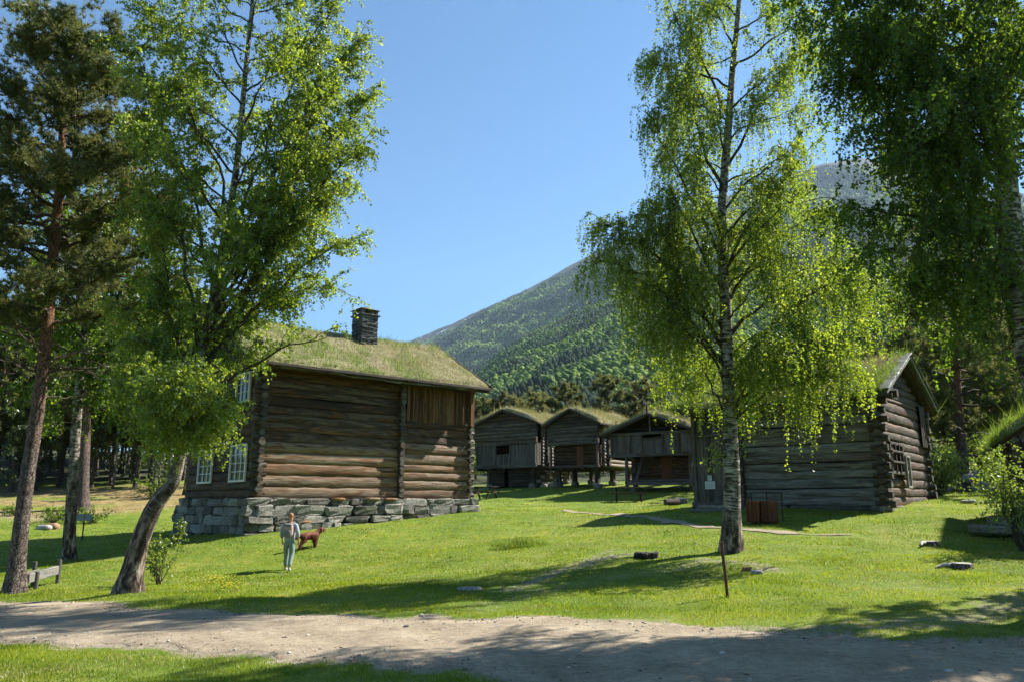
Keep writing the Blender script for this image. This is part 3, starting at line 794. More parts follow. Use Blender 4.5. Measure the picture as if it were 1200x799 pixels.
def sod_roof(parent, mp, x0, x1, yf, yr, yb, zf, zr, zb, rng, th=.2, dens=260, bh=(.05, .16), mats=None, sag=.05, boards=True, lumpy=.05, ragged=.05, bias=None):
    """turf roof; mp maps (along ridge, across, up) to local xyz. Two slopes from the ridge yr,zr to yf,zf and yb,zb"""
    root_mb = MB(); bl = MB()
    nx = max(12, int((x1 - x0) / .16))
    sl = []
    for (ye, ze) in ((yf, zf), (yb, zb)):
        ny = max(8, int(abs(ye - yr) / .16))
        s_ = np.linspace(x0, x1, nx); t_ = np.linspace(0, 1, ny)
        S_, T_ = np.meshgrid(s_, t_, indexing='ij')
        yy = yr + (ye - yr) * T_; zz = zr + (ze - zr) * T_
        edge = np.minimum(np.minimum((S_ - x0), (x1 - S_)) / .22, 1) ; edge = np.clip(edge * .75, 0, 1) ** .5
        eT = np.clip((1 - T_) * abs(ye - yr) / .22, 0, 1) ** .5
        rid = 1 - .25 * np.exp(-(T_ * abs(ye - yr) / .35) ** 2)
        nzz = lumpy * (fbm(S_ * 1.2 + 9, yy * 1.2, 4, 5) - .5) * 2 + .03 * (fbm(S_ * 6, yy * 6, 2, 7) - .5)
        nzz[:, 0] = lumpy * (fbm(S_[:, 0] * 1.2 + 9, yy[:, 0] * 1.2, 4, 5) - .5) * 2
        sg = -sag * np.sin((S_ - x0) / (x1 - x0) * PI)
        top = zz + sg + th * edge * eT * rid + nzz * edge
        ye2 = yy + np.sign(ye - yr) * ragged * (fbm(S_ * 4, T_ * 0, 3, 2) - .5) * (T_ > .97)
        top = top - .10 * (T_ > .985) * fbm(S_ * 5, T_ * 0, 3, 4)
        Pt = mp(S_, ye2, top)
        root_mb.grid(Pt, rnd=fbm(S_ * .8, yy * .8, 4, 3).ravel())
        Pb = mp(S_, yy, zz + sg - .02)
        # skirts: close the sheet along its three free edges
        def skirt(A, B): root_mb.grid(np.stack([A, (A + B) / 2 + rng.normal(0, .012, A.shape), B], 1), rnd=.3)
        skirt(Pt[:, -1], Pb[:, -1]); skirt(Pt[0], Pb[0]); skirt(Pt[-1], Pb[-1])
        sl.append((S_, yy, top, ye, ze))
    turf = root_mb.build('turf', [M['sod']], parent)
    for (S_, yy, top, ye, ze) in sl:
        area = (x1 - x0) * math.hypot(ye - yr, ze - zr); n = int(area * dens)
        a = rng.uniform(0, S_.shape[0] - 1.001, n); b = rng.uniform(0, S_.shape[1] - 1.001, n)
        ed = rng.random(n) < .12; b[ed] = rng.uniform(S_.shape[1] - 2.2, S_.shape[1] - 1.001, ed.sum())
        e2 = rng.random(n) < .05; a[e2] = rng.choice([0.01, S_.shape[0] - 1.01], e2.sum()) 
        ai = a.astype(int); bi = b.astype(int)
        fa, fb = a - ai, b - bi
        g = lambda Q: (Q[ai, bi] * (1 - fa) + Q[ai + 1, bi] * fa) * (1 - fb) + (Q[ai, bi + 1] * (1 - fa) + Q[ai + 1, bi + 1] * fa) * fb
        P = mp(g(S_), g(yy), g(top) - .01)
        pat = fbm(g(S_) * 1.1, g(yy) * 1.1, 3, 8)
        h = rng.uniform(*bh, n) * (.5 + pat)
        wd = rng.uniform(.006, .012, n)
        tl = rng.random(n) < .03 + .12 * (pat > .6); h[tl] *= rng.uniform(1.5, 2.6, tl.sum())
        bs = 0 if bias is None else bias(g(S_), (g(yy) - yr) / (ye - yr))
        dry = rng.random(n) < np.clip(.36 + (pat - .5) * -3.2 + bs, .04, .96)
        rn = np.clip(rng.normal(.5, .25, n), 0, 1)
        ms = mats or (0, 1)
        blades(bl, P[~dry], h[~dry], wd[~dry], rng, .9, rn[~dry], ms[0])
        blades(bl, P[dry], h[dry], wd[dry], rng, 1.0, rn[dry], ms[1])
    tag(bl.build('grass_growth', [M['sod_blade'], M['dry_grass'], M['sod_green']], turf, smooth=False), kind='stuff')
    if boards:
        mb = MB()
        for (ye, ze) in ((yf, zf), (yb, zb)):
            A = np.array(mp(np.array((x0 + x1) / 2), np.array((yr + ye) / 2), np.array((zr + ze) / 2 - .07)))
            e0 = np.array(mp(np.array(0.), np.array(ye), np.array(ze))) - np.array(mp(np.array(0.), np.array(yr), np.array(zr)))
            Ls = np.linalg.norm(e0); e0 = e0 / Ls
            ax = np.array(mp(np.array(1.), np.array(0.), np.array(0.))) - np.array(mp(np.array(0.), np.array(0.), np.array(0.)))
            nb = int((x1 - x0 - .1) / .24)
            for i in range(nb):
                xx = x0 + .05 + (x1 - x0 - .1) * (i + .5) / nb
                c = np.array(mp(np.array(xx), np.array((yr + ye) / 2), np.array((zr + ze) / 2 - .07)))
                mb.box(c, (Ls - .06, (x1 - x0 - .1) / nb - .008, .05 + .012 * (i % 2)), rot=np.column_stack([e0, ax, np.cross(e0, ax)]), ch=.005, rnd=rng.random() * .6, rng=rng)
        mb.build('roof_boards', M['logs_dark'], parent, smooth=False)
    return turf
k = NT('turf_sod'); co = k.coord('Object'); r = k.attr()
n1 = k.noise(co, 1.1, 5, .6); n2 = k.noise(co, 9, 6, .7)
g = k.ramp(k.math('ADD', k.math('MULTIPLY', n1, .6), k.math('MULTIPLY', n2, .45)), [(.4, (.12, .13, .04)), (.52, (.2, .185, .09)), (.66, (.30, .26, .17))])
k.color(g); k.rough(.95); k.bump(n2, 1.0, .08); M['sod'] = k.m
M['pale_grey_wood'] = log_material('grey_bargeboard', [(.2, (.12, .115, .10)), (.5, (.22, .21, .19)), (.85, (.3, .28, .25))])
k = NT('linen'); k.p.inputs['Base Color'].default_value = (.4, .4, .37, 1); k.rough(.9); M['curt'] = k.m

def stone_course(mb, p0, p1, zb, zt, rng, out, rows=2, th=.4, mat=0, hs=None):
    """rubble plinth between 2-D points; zb(s), zt heights; out = outward normal"""
    p0 = np.array(p0, float); p1 = np.array(p1, float); L = np.linalg.norm(p1 - p0); d = (p1 - p0) / L
    o = np.array(out, float)
    ang = math.atan2(d[1], d[0]); ca, sa = math.cos(ang), math.sin(ang)
    ztop = zt
    rowh = [(zt - zb(L * .5)) / rows * f for f in rng.uniform(.85, 1.15, rows)]
    z1 = zt; s_base = 0
    r = 0
    while z1 > min(zb(0), zb(L)) - .15 and r < rows + 6:
        h = max(.2, rowh[min(r, rows - 1)] if r < rows else rowh[-1])
        if hs: h = hs[min(r, len(hs) - 1)]
        s_ = -rng.uniform(0, .25)
        while s_ < L:
            w_ = rng.uniform(.35, 1.2) * (1 if h > .25 else 1.3)
            if s_ + w_ > L - .3: w_ = L - s_ + rng.uniform(0, .06)
            if z1 - h < zb(min(max(s_, 0), L)) + 1.2:
                hh = h * rng.uniform(.93, 1.06)
                cx = s_ + w_ / 2; cc = p0 + d * cx + o * (rng.uniform(-.02, .05) + .05 * r)
                t2 = MB()
                t2.stone((0, 0, 0), (w_ * rng.uniform(.97, 1.06), th * rng.uniform(.8, 1.15), hh * rng.uniform(.97, 1.1)), rng, rough=.06, pw=.26, n=9)
                V = t2.V[0]; V = np.column_stack([V[:, 0] * ca - V[:, 1] * sa, V[:, 0] * sa + V[:, 1] * ca, V[:, 2]]) + np.array([cc[0], cc[1], z1 - h / 2])
                mb.add(V, quads=t2.Q[0], uv=t2.UV[0], rnd=t2.R[0], mat=mat)
            s_ += w_
        z1 -= h; r += 1

def planks(mb, p0, p1, z0, z1, wd, rng, out, th=.03, gap=.006, rn=(0, 1), holes=(), ztop=None, mat=0):
    """vertical boards with battens staggered in depth"""
    p0 = np.array(p0, float); p1 = np.array(p1, float); L = np.linalg.norm(p1 - p0); d = (p1 - p0) / L; o = np.array(out, float)
    s_ = 0.0; i = 0
    R = np.column_stack([[0, 0, 1.0], [d[0], d[1], 0], [o[0], o[1], 0]])
    while s_ < L - .02:
        w_ = min(wd * rng.uniform(.75, 1.3), L - s_)
        sc_ = s_ + w_ / 2
        zt = z1 if ztop is None else ztop(sc_)
        segs = [(z0 + rng.uniform(-.02, .02), zt)]
        for (h0, h1, hz0, hz1) in holes:
            if h0 < sc_ < h1:
                segs = [(a, b) for (a, b) in ((segs[0][0], hz0), (hz1, segs[0][1])) if b - a > .05]
        r = rng.uniform(*rn)
        for a, b in segs:
            c = p0 + d * sc_ + o * ((i % 2) * .014 + rng.uniform(0, .006))
            mb.box((c[0], c[1], (a + b) / 2), (b - a, w_ - gap, th), rot=R, ch=.004, rnd=r, mat=mat, rng=rng)
        s_ += w_; i += 1

# ================================================================== large two-storey house on the left
rng = np.random.default_rng(101)
A0 = np.array([-9.34, 28.0]); ang = math.radians(41.2)
house = empty('log_house', (A0[0], A0[1], -1.05), ang, 'large two-storey brown log house on a stone base with turf roof and slate chimney', 'house')
ZB = -1.05
def W2L(org, ang, z0):
    c, s_ = math.cos(ang), math.sin(ang)
    return lambda x, y: (org[0] + c * x - s_ * y, org[1] + s_ * x + c * y)
hw2 = W2L(A0, ang, ZB)
Lh, Wh = 10.35, 7.6
zs = .13 - ZB      # top of stones, local
ze = 5.12 - ZB     # wall plate
mb = MB()
def zbf(x0, y0, dx, dy):
    return lambda s_: gz(*hw2(x0 + dx * s_, y0 + dy * s_)) - ZB
stone_course(mb, (0, .2), (Lh, .2), zbf(0, 0, 1, 0), zs, rng, (0, -1), rows=2, th=.5, hs=(.26, .40, .26, .3, .3, .3))
stone_course(mb, (.2, Wh), (.2, 0), zbf(0, Wh, 0, -1), zs, rng, (-1, 0), rows=3, th=.45, hs=(.3, .36, .34, .34, .34))
stone_course(mb, (Lh - .2, 0), (Lh - .2, Wh), zbf(Lh, 0, 0, 1), zs, rng, (1, 0), rows=2, th=.45)
stone_course(mb, (Lh, Wh - .2), (0, Wh - .2), zbf(Lh, Wh, -1, 0), zs, rng, (0, 1), rows=3, th=.45)
mb.build('stone_foundation', M['stone'], house, smooth=False)
mb = MB()
for (x, z, w_, c) in [(1.9, zs - .86, .9, 0), (3.5, zs - .03, .5, 0), (5.0, zs - .02, .55, 0), (5.8, zs - .03, .6, 0)]:
    mb = MB(); mb.stone((x, -.03, z), (w_, .3, .10), rng, rough=.03); mb.build('stone_slab', M['rust_stone'], house)
# long front wall: left room, middle corner, right room
def bank(p0, p1, z0, z1, name, mats, pitch, holes=(), trim=None, ends=.22, zoff=0, depth=.22, rn=(0, 1), lo=None, sq=.75):
    m_ = MB(); log_rows(m_, p0, p1, z0, z1, pitch, rng, sq=sq, holes=holes, trim=trim, ends=ends, zoff=zoff, depth=depth, rn=rn)
    return m_.build(name, mats, house)
xm = 6.35
f_ = bank((.30, .30), (xm, .30), zs, zs + 2.05, 'log_wall', M['logs_sunlit'], .41, ends=.0)
f_ = bank((.30, .30), (xm, .30), zs + 2.05, ze, 'log_wall', M['logs_brown'], .34, ends=.0, depth=.13, sq=.42)
f_ = bank((xm + .2, .30), (10.05, .30), zs, zs + 2.3, 'log_wall', M['logs_sunlit'], .38, ends=.0)
f_ = bank((xm + .2, .30), (10.05, .30), zs + 2.3, 3.36 - ZB, 'log_wall', M['logs_brown'], .32, ends=.0, depth=.15, sq=.5)
bank((.30, .34), (.30, Wh - .3), zs, ze, 'log_wall', M['logs_brown'], .33, holes=[(.66, 2.12, .74 - ZB, 2.12 - ZB), (4.06, 5.52, .74 - ZB, 2.12 - ZB), (.76, 2.02, 3.75 - ZB, 4.85 - ZB)], ends=0.1, rn=(0, .55))
bank((10.05, .30), (10.05, Wh - .3), zs, ze, 'log_wall', M['logs_grey'], .33, ends=.1)
bank((.30, Wh - .3), (10.05, Wh - .3), zs, ze, 'log_wall', M['logs_grey'], .33, ends=.1)
# corner posts of crossing log ends
def log_ends(cx, cy, dirs, z0, z1, pitch, mat, ln=.32, r=.11, name='corner_log_ends', parent=None, org=None):
    m_ = MB(); z = z0 + pitch * .5; i = 0
    while z < z1:
        for (dx, dy) in dirs[i % 2]:
            a = np.array([cx - dx * .3, cy - dy * .3, z]); b = np.array([cx + dx * ln * rng.uniform(.8, 1.15), cy + dy * ln * rng.uniform(.8, 1.15), z + rng.normal(0, .01)])
            n = 5; path = a + (b - a) * np.linspace(0, 1, n)[:, None]
            rr = r * np.array([1, .82, .8, 1.0, .96]) * rng.uniform(.9, 1.12)
            m_.tube(path, rr, 8, rnd=rng.random(), uo=rng.uniform(0, 30), bump=.05, rng=rng)
        z += pitch * .5; i += 1
    return m_.build(name, mat, parent or house)
log_ends(.30, .30, [[(-1, 0)], [(0, -1)]], zs, ze, .34, M['logs_grey'], .30, .13)
log_ends(xm + .02, .30, [[(0, -1)], [(0, -1)]], zs, ze, .36, M['logs_grey'], .30, .13)
log_ends(10.05, .30, [[(1, 0)], [(0, -1)]], zs, 3.4 - ZB, .34, M['logs_grey'], .28, .12)
mb = MB()
mb.beam((10.0, .06, 3.3 - ZB), (10.0, .06, ze + .05), .16, .2, rnd=.7, rng=rng); mb.beam((10.22, .25, 3.3 - ZB), (10.22, .25, ze), .14, .2, rnd=.4, rng=rng)
mb.build('corner_post', M['planks_brown'], house, smooth=False)
mb = MB()
planks(mb, (xm + .35, .27), (9.9, .27), 3.32 - ZB, 4.86 - ZB, .12, rng, (0, -1))
for s_ in (.28, .78, 1.12, 1.5, 2.6):
    mb.box((xm + .35 + s_, .19, 4.12 - ZB), (.045, .05, 1.4), ch=.004, along=2, rnd=.95, rng=rng)
mb.build('plank_wall', M['planks_brown'], house, smooth=False)
mb = MB(); mb.beam((xm + .1, .22, 4.98 - ZB), (10.3, .22, 4.98 - ZB), .26, .24, rnd=.3, rng=rng); mb.beam((-.4, .24, ze - .03), (xm, .24, ze - .03), .28, .22, rnd=.2, rng=rng)
mb.build('wall_plate', M['logs_dark'], house, smooth=False)
# gable triangle
zr = 7.5 - ZB; ov = .5
zE = 5.0 - ZB; tanr = (zr - zE) / (Wh / 2 + ov)
def gtrim(z):
    q_ = (z - zE) / tanr - ov + .12
    return (q_, Wh - .6 - q_ + .0)
bank((.30, .3), (.30, Wh - .3), ze, zr - .15, 'gable_wall', M['logs_dark'], .30, trim=gtrim, rn=(0, .5))
bank((10.05, .3), (10.05, Wh - .3), ze, zr - .15, 'gable_wall', M['logs_dark'], .30, trim=gtrim)
# back wall of the loft under the front eave
mp = lambda x, y, z: np.stack([x + 0 * z, y + 0 * z, z + 0 * x], -1)
sod_roof(house, mp, -.62, Lh + .35, -ov, Wh / 2, Wh + ov, zE, zr, zE, rng, th=.22, dens=380, bh=(.05, .18), sag=.14, lumpy=.13, ragged=.12, mats=(2, 1), bias=lambda s_, t_: .45 * np.clip((s_ - 5.5) / 2, -1, 1) * 1.0 - .35 * np.clip((t_ - .7) * 4, 0, 1) + .24)
mb = MB()
mb.beam((-.62, -ov - .03, zE - .02), (Lh + .35, -ov - .03, zE - .02), .09, .11, rnd=.3, rng=rng)
mb.beam((-.75, -ov + .08, zE - .10), (Lh + .4, -ov + .08, zE - .13), .10, .10, rnd=.6, rng=rng)
for x in np.arange(.2, Lh, 1.25): mb.beam((x, -ov + .02, zE - .07), (x, .4, zE + .22), .09, .10, rnd=.4, rng=rng)
mb.build('eave_log', M['logs_dark'], house, smooth=False)
mb = MB()
for (ya, za) in ((-ov, zE), (Wh + ov, zE)):
    for xx in (-.66, Lh + .39):
        mb = MB(); mb.beam((xx, ya, za + .02), (xx, Wh / 2, zr + .02), .05, .2, rnd=.3, rng=rng); mb.build('bargeboard', M['logs_dark'], house, smooth=False)
mb = MB(); mb.beam((-.95, -.42, zE + .02), (-.2, -.1, zE - .06), .07, .08, rnd=.9, rng=rng); mb.build('gutter_hook', M['silver_wood'], house, smooth=False)
window(house, M['white_paint'], (.30 - .13, 2.43), (0, -1), .80 - ZB, 1.40, 1.26, 3, 4, (-1, 0))
window(house, M['white_paint'], (.30 - .13, 5.83), (0, -1), .80 - ZB, 1.40, 1.26, 3, 4, (-1, 0))
window(house, M['white_paint'], (.30 - .13, 2.33), (0, -1), 3.80 - ZB, 1.20, 1.0, 3, 3, (-1, 0))
# inner floor/ceiling so no daylight leaks through
mb = MB(); mb.box((Lh / 2, Wh / 2, zs + .1), (Lh - .7, Wh - .7, .1)); mb.box((Lh / 2, Wh / 2, zs + 2.6), (Lh - .7, Wh - .7, .1)); mb.box((Lh / 2, Wh / 2, ze - .1), (Lh - .7, Wh - .7, .1))
mb.build('floor', M['dark_inside'], house, smooth=False)
# chimney
cpt = at(433, 402, 34.2); dx, dy = cpt[0] - A0[0], cpt[1] - A0[1]
cl = (dx * math.cos(ang) + dy * math.sin(ang), -dx * math.sin(ang) + dy * math.cos(ang))
cl = (cl[0], 3.25)
def chim():
    m_ = MB(); z = 6.35 - ZB; zt = 8.32 - ZB
    while z < zt:
        h_ = rng.uniform(.035, .085)
        for side in range(4):
            n_ = rng.integers(2, 4); e = np.sort(np.concatenate([[-.42, .42], rng.uniform(-.25, .25, n_ - 1)]))
            for a, b in zip(e[:-1], e[1:]):
                off = .36 + rng.uniform(-.02, .025)
                c = ((a + b) / 2, -off) if side == 0 else ((a + b) / 2, off) if side == 1 else (-off, (a + b) / 2) if side == 2 else (off, (a + b) / 2)
                sz = (b - a - .008, .16, h_ * .92) if side < 2 else (.16, b - a - .008, h_ * .92)
                m_.box((cl[0] + c[0], cl[1] + c[1], z + h_ / 2), sz, ch=.006, rnd=rng.random(), jit=.006, rng=rng)
        z += h_
    m_.box((cl[0], cl[1], 7.3 - ZB), (.66, .66, 1.96), rnd=.1)
    ch = m_.build('chimney', M['chimney_stone'], house, smooth=False)
    m_ = MB(); m_.box((cl[0], cl[1], zt + .03), (1.0, 1.0, .07), ch=.01, jit=.01, rng=rng)
    for (sx, sy) in ((-1, -1), (1, -1), (1, 1), (-1, 1)): m_.box((cl[0] + sx * .36, cl[1] + sy * .36, zt + .16), (.16, .16, .2), ch=.01, jit=.008, rng=rng)
    m_.box((cl[0], cl[1], zt + .29), (1.02, 1.02, .05), ch=.01, jit=.012, rng=rng); m_.box((cl[0], cl[1], zt + .345), (.66, .62, .05), ch=.01, jit=.012, rng=rng)
    m_.stone((cl[0], cl[1], zt + .42), (.26, .22, .14), rng)
    m_.build('chimney_cap', M['slate'], ch, smooth=False)
chim()

# ================================================================== single-storey house on the right
rng = np.random.default_rng(202)
C2 = np.array([12.55, 26.0]); P2 = C2 + 7.05 * np.array([-.767, .641]); ang2 = math.atan2(-.641, .767)
ZB2 = -.32
barn = empty('log_barn', (P2[0], P2[1], ZB2), ang2, 'low grey log building on the right with barred window, green turf roof and plank porch', 'building')
house_ = house; house = barn
r2 = W2L(P2, ang2, 0)
W2, L2 = 6.6, 7.05
ze2 = 3.62 - ZB2
zr2 = 5.22 - ZB2
xp = 1.85
holes = []
bank((xp + .1, .25), (L2 - .2, .25), .18, ze2, 'log_wall', M['logs_barn'], .315, ends=.0, rn=(0, 1), depth=.12, sq=.45)
bank((L2 - .22, .25), (L2 - .22, W2 - .25), .14, ze2, 'log_wall', M['logs_brown'], .34, ends=.1, holes=[(.37, 2.0, .95 - ZB2, 2.0 - ZB2)], rn=(.2, 1))
bank((xp, .25), (xp, W2 - .25), .18, ze2, 'log_wall', M['logs_grey'], .315, ends=.1)
bank((xp, W2 - .25), (L2 - .2, W2 - .25), .18, ze2, 'log_wall', M['logs_grey'], .315, ends=.1)
log_ends(L2 - .22, .25, [[(1, 0)], [(0, -1)]], .1, ze2, .315, M['logs_grey'], .3, .13)
log_ends(xp + .02, .25, [[(0, -1)], [(0, -1)]], .1, ze2, .315, M['logs_grey'], .24, .12)
log_ends(L2 - .22, W2 - .25, [[(1, 0)], [(0, 1)]], .1, ze2, .315, M['logs_grey'], .3, .13)
zE2 = 3.48 - ZB2; tanr2 = (zr2 - zE2) / (W2 / 2 + .5)
def gtrim2(z):
    q_ = (z - zE2) / tanr2 - .5 + .1
    return (q_, W2 - .5 - q_)
bank((L2 - .22, .25), (L2 - .22, W2 - .25), ze2, zr2 - .12, 'gable_wall', M['logs_dark'], .27, trim=gtrim2)
bank((xp, .25), (xp, W2 - .25), ze2, zr2 - .12, 'gable_wall', M['logs_dark'], .27, trim=gtrim2)
mb = MB()   # upright planks of the gable corner pilaster and projecting rafters
planks(mb, (L2 - .02, W2 - 1.1), (L2 - .02, W2 - .25), 2.4, ze2 + .1, .16, rng, (1, 0))
mb.build('plank_wall', M['logs_dark'], barn, smooth=False)
# plank porch
mb = MB()
planks(mb, (0, .12), (xp - .05, .12), .30, 2.52 - ZB2, .17, rng, (0, -1), rn=(0, .8))
planks(mb, (.02, .2), (xp - .05, .2), 2.60 - ZB2, ze2 - .1, .17, rng, (0, -1), rn=(0, .6))
planks(mb, (.0, W2 - .3), (.0, .12), .30, ze2 - .1, .17, rng, (-1, 0), rn=(0, .8))
mb.build('porch_wall', M['planks_grey'], barn, smooth=False)
mb = MB(); mb.beam((-.1, .08, 2.54 - ZB2), (xp, .08, 2.54 - ZB2), .14, .12, rnd=.4, rng=rng)
for x in (.02, xp - .1): mb.beam((x, .07, .2), (x, .07, ze2), .15, .15, rnd=.6, rng=rng)
mb.beam((-.15, .1, .22), (xp, .1, .22), .2, .2, rnd=.4, rng=rng)
mb.build('porch_frame', M['logs_grey'], barn, smooth=False)
mb = MB(); mb.box((.62, .045, .85 + .1 - ZB2 * 0), (.42, .012, .30), ch=.002)
mb.box((.62, .043, 1.22), (.17, .012, .2), ch=.002)
nb = mb.build('notice', M['paper'], barn, smooth=False)
mb = MB()
M['ink'] = simple('faded_ink', (.3, .32, .32))
for z in (1.0, .96, .92, .88): mb = MB(); mb.box((.62, .036, z), (.3, .004, .008), ch=.001); mb.build('printed_line', M['ink'], nb, smooth=False)
mb = MB(); mb.box((.62, .034, 1.24), (.06, .004, .07), ch=.001); mb.build('printed_mark', M['ink'], nb, smooth=False)
mb = MB()
stone_course(mb, (xp, .22), (L2, .22), lambda s_: gz(*r2(xp + s_, 0)) - ZB2, .18, rng, (0, -1), rows=1, th=.4)
stone_course(mb, (L2 - .2, 0), (L2 - .2, W2), lambda s_: gz(*r2(L2, s_)) - ZB2, .18, rng, (1, 0), rows=1, th=.4)
stone_course(mb, (-.1, .25), (xp, .25), lambda s_: gz(*r2(s_, 0)) - ZB2, .14, rng, (0, -1), rows=1, th=.4)
mb.build('stone_foundation', M['stone'], barn)
mb = MB()
for i, q in enumerate(((.95, -.1), (.9, -.45))): mb.stone((q[0], q[1], .12 - i * .13), (1.7, .45, .14), rng, rough=.02, pw=.25)
mb.build('doorstep', M['stone'], barn)
mp2 = mp
sod_roof(barn, mp2, -.5, L2 + .28, -.5, W2 / 2, W2 + .5, zE2, zr2, zE2, rng, th=.26, dens=420, bh=(.1, .32), sag=.06, mats=(2, 1), lumpy=.15, ragged=.1)
mb = MB()
for ya in (-.5, W2 + .5):
    for xx in (L2 + .33, -.55):
        mb = MB(); mb.beam((xx, ya, zE2 + .08), (xx, W2 / 2, zr2 + .10), .05, .10, rnd=.7, rng=rng); mb.build('bargeboard', M['pale_grey_wood'], barn, smooth=False)
mb = MB()
rk = nrm(np.array([0, W2 / 2 + .5, zr2 - zE2 + .04]))
for side in (0, 1):
    for i in range(14):
        t_ = (i + .5) / 14
        y = -.5 + (W2 / 2 + .5) * t_ if side == 0 else W2 + .5 - (W2 / 2 + .5) * t_
        z = zE2 + .2 + (zr2 - zE2) * t_
        s2 = 1 if side == 0 else -1
        mb.box((L2 + .26, y, z + .03), (.3, .34, .035), rot=np.array([[1, 0, 0], [0, rk[1], -rk[2] * s2], [0, rk[2] * s2, rk[1]]]), ch=.006, jit=.01, rng=rng, rnd=rng.random())
mb.build('edge_slates', M['slate'], barn, smooth=False)
mb = MB(); mb.beam((-.5, -.53, zE2 - .01), (L2 + .5, -.53, zE2 - .01), .09, .12, rnd=.4, rng=rng)
for x in np.arange(.2, L2, 1.1): mb.beam((x, -.5, zE2 - .06), (x, .3, zE2 + .26), .09, .1, rnd=.4, rng=rng)
mb.tube([(xp - .3, .2, zE2 + .1), (L2 + .5, .2, zE2 + .12)], .14, 9, rnd=.4, bump=.03, rng=rng)
mb.build('eave_log', M['logs_dark'], barn, smooth=False)
# barred window in the gable wall
wf = None
mb = MB(); xg = L2 - .04
y0, y1, z0_, z1_ = .62, 2.25, .98 - ZB2, 1.98 - ZB2
mb.beam((xg, y0, z0_ - .06), (xg, y0, z1_ + .06), .12, .12, up=(0, 1, 0), rnd=.5, rng=rng); mb.beam((xg, y1, z0_ - .06), (xg, y1, z1_ + .06), .12, .12, up=(0, 1, 0), rnd=.5, rng=rng)
mb.beam((xg, y0 - .06, z0_), (xg, y1 + .06, z0_), .12, .1, rnd=.5, rng=rng); mb.beam((xg, y0 - .06, z1_), (xg, y1 + .06, z1_), .12, .1, rnd=.5, rng=rng)
wf = mb.build('window', M['logs_grey'], barn, smooth=False)
mb = MB()
for q in (.30, .62): mb.beam((xg + .06, y0 + (y1 - y0) * q, z0_), (xg + .06, y0 + (y1 - y0) * q, z1_), .07, .09, up=(0, 1, 0), rnd=.4, rng=rng)
for q in (.36, .72): mb.beam((xg + .10, y0 - .1, z0_ + (z1_ - z0_) * q), (xg + .10, y1 - .2, z0_ + (z1_ - z0_) * q), .06, .07, rnd=.4, rng=rng)
mb.build('bar', M['logs_dark'], wf, smooth=False)
mb = MB(); mb.box((xg - .2, (y0 + y1) / 2, (z0_ + z1_) / 2), (.02, y1 - y0 + .3, z1_ - z0_ + .3), ch=.001); mb.build('shutter_board', M['planks_brown'], wf, smooth=False)
window(barn, M['silver_wood'], (xg + .05, 2.38), (0, 1), .55 - ZB2, .42, 1.0, 1, 2, (1, 0), name='window', inner=False)
mb = MB(); mb.box(((xp + L2) / 2, W2 / 2, .3), (L2 - xp - .3, W2 - .6, .1)); mb.box(((xp + L2) / 2, W2 / 2, ze2 - .05), (L2 - xp - .3, W2 - .6, .1)); mb.box((xp / 2, W2 / 2, .3), (xp - .2, W2 - .6, .1))
mb.build('floor', M['dark_inside'], barn, smooth=False)

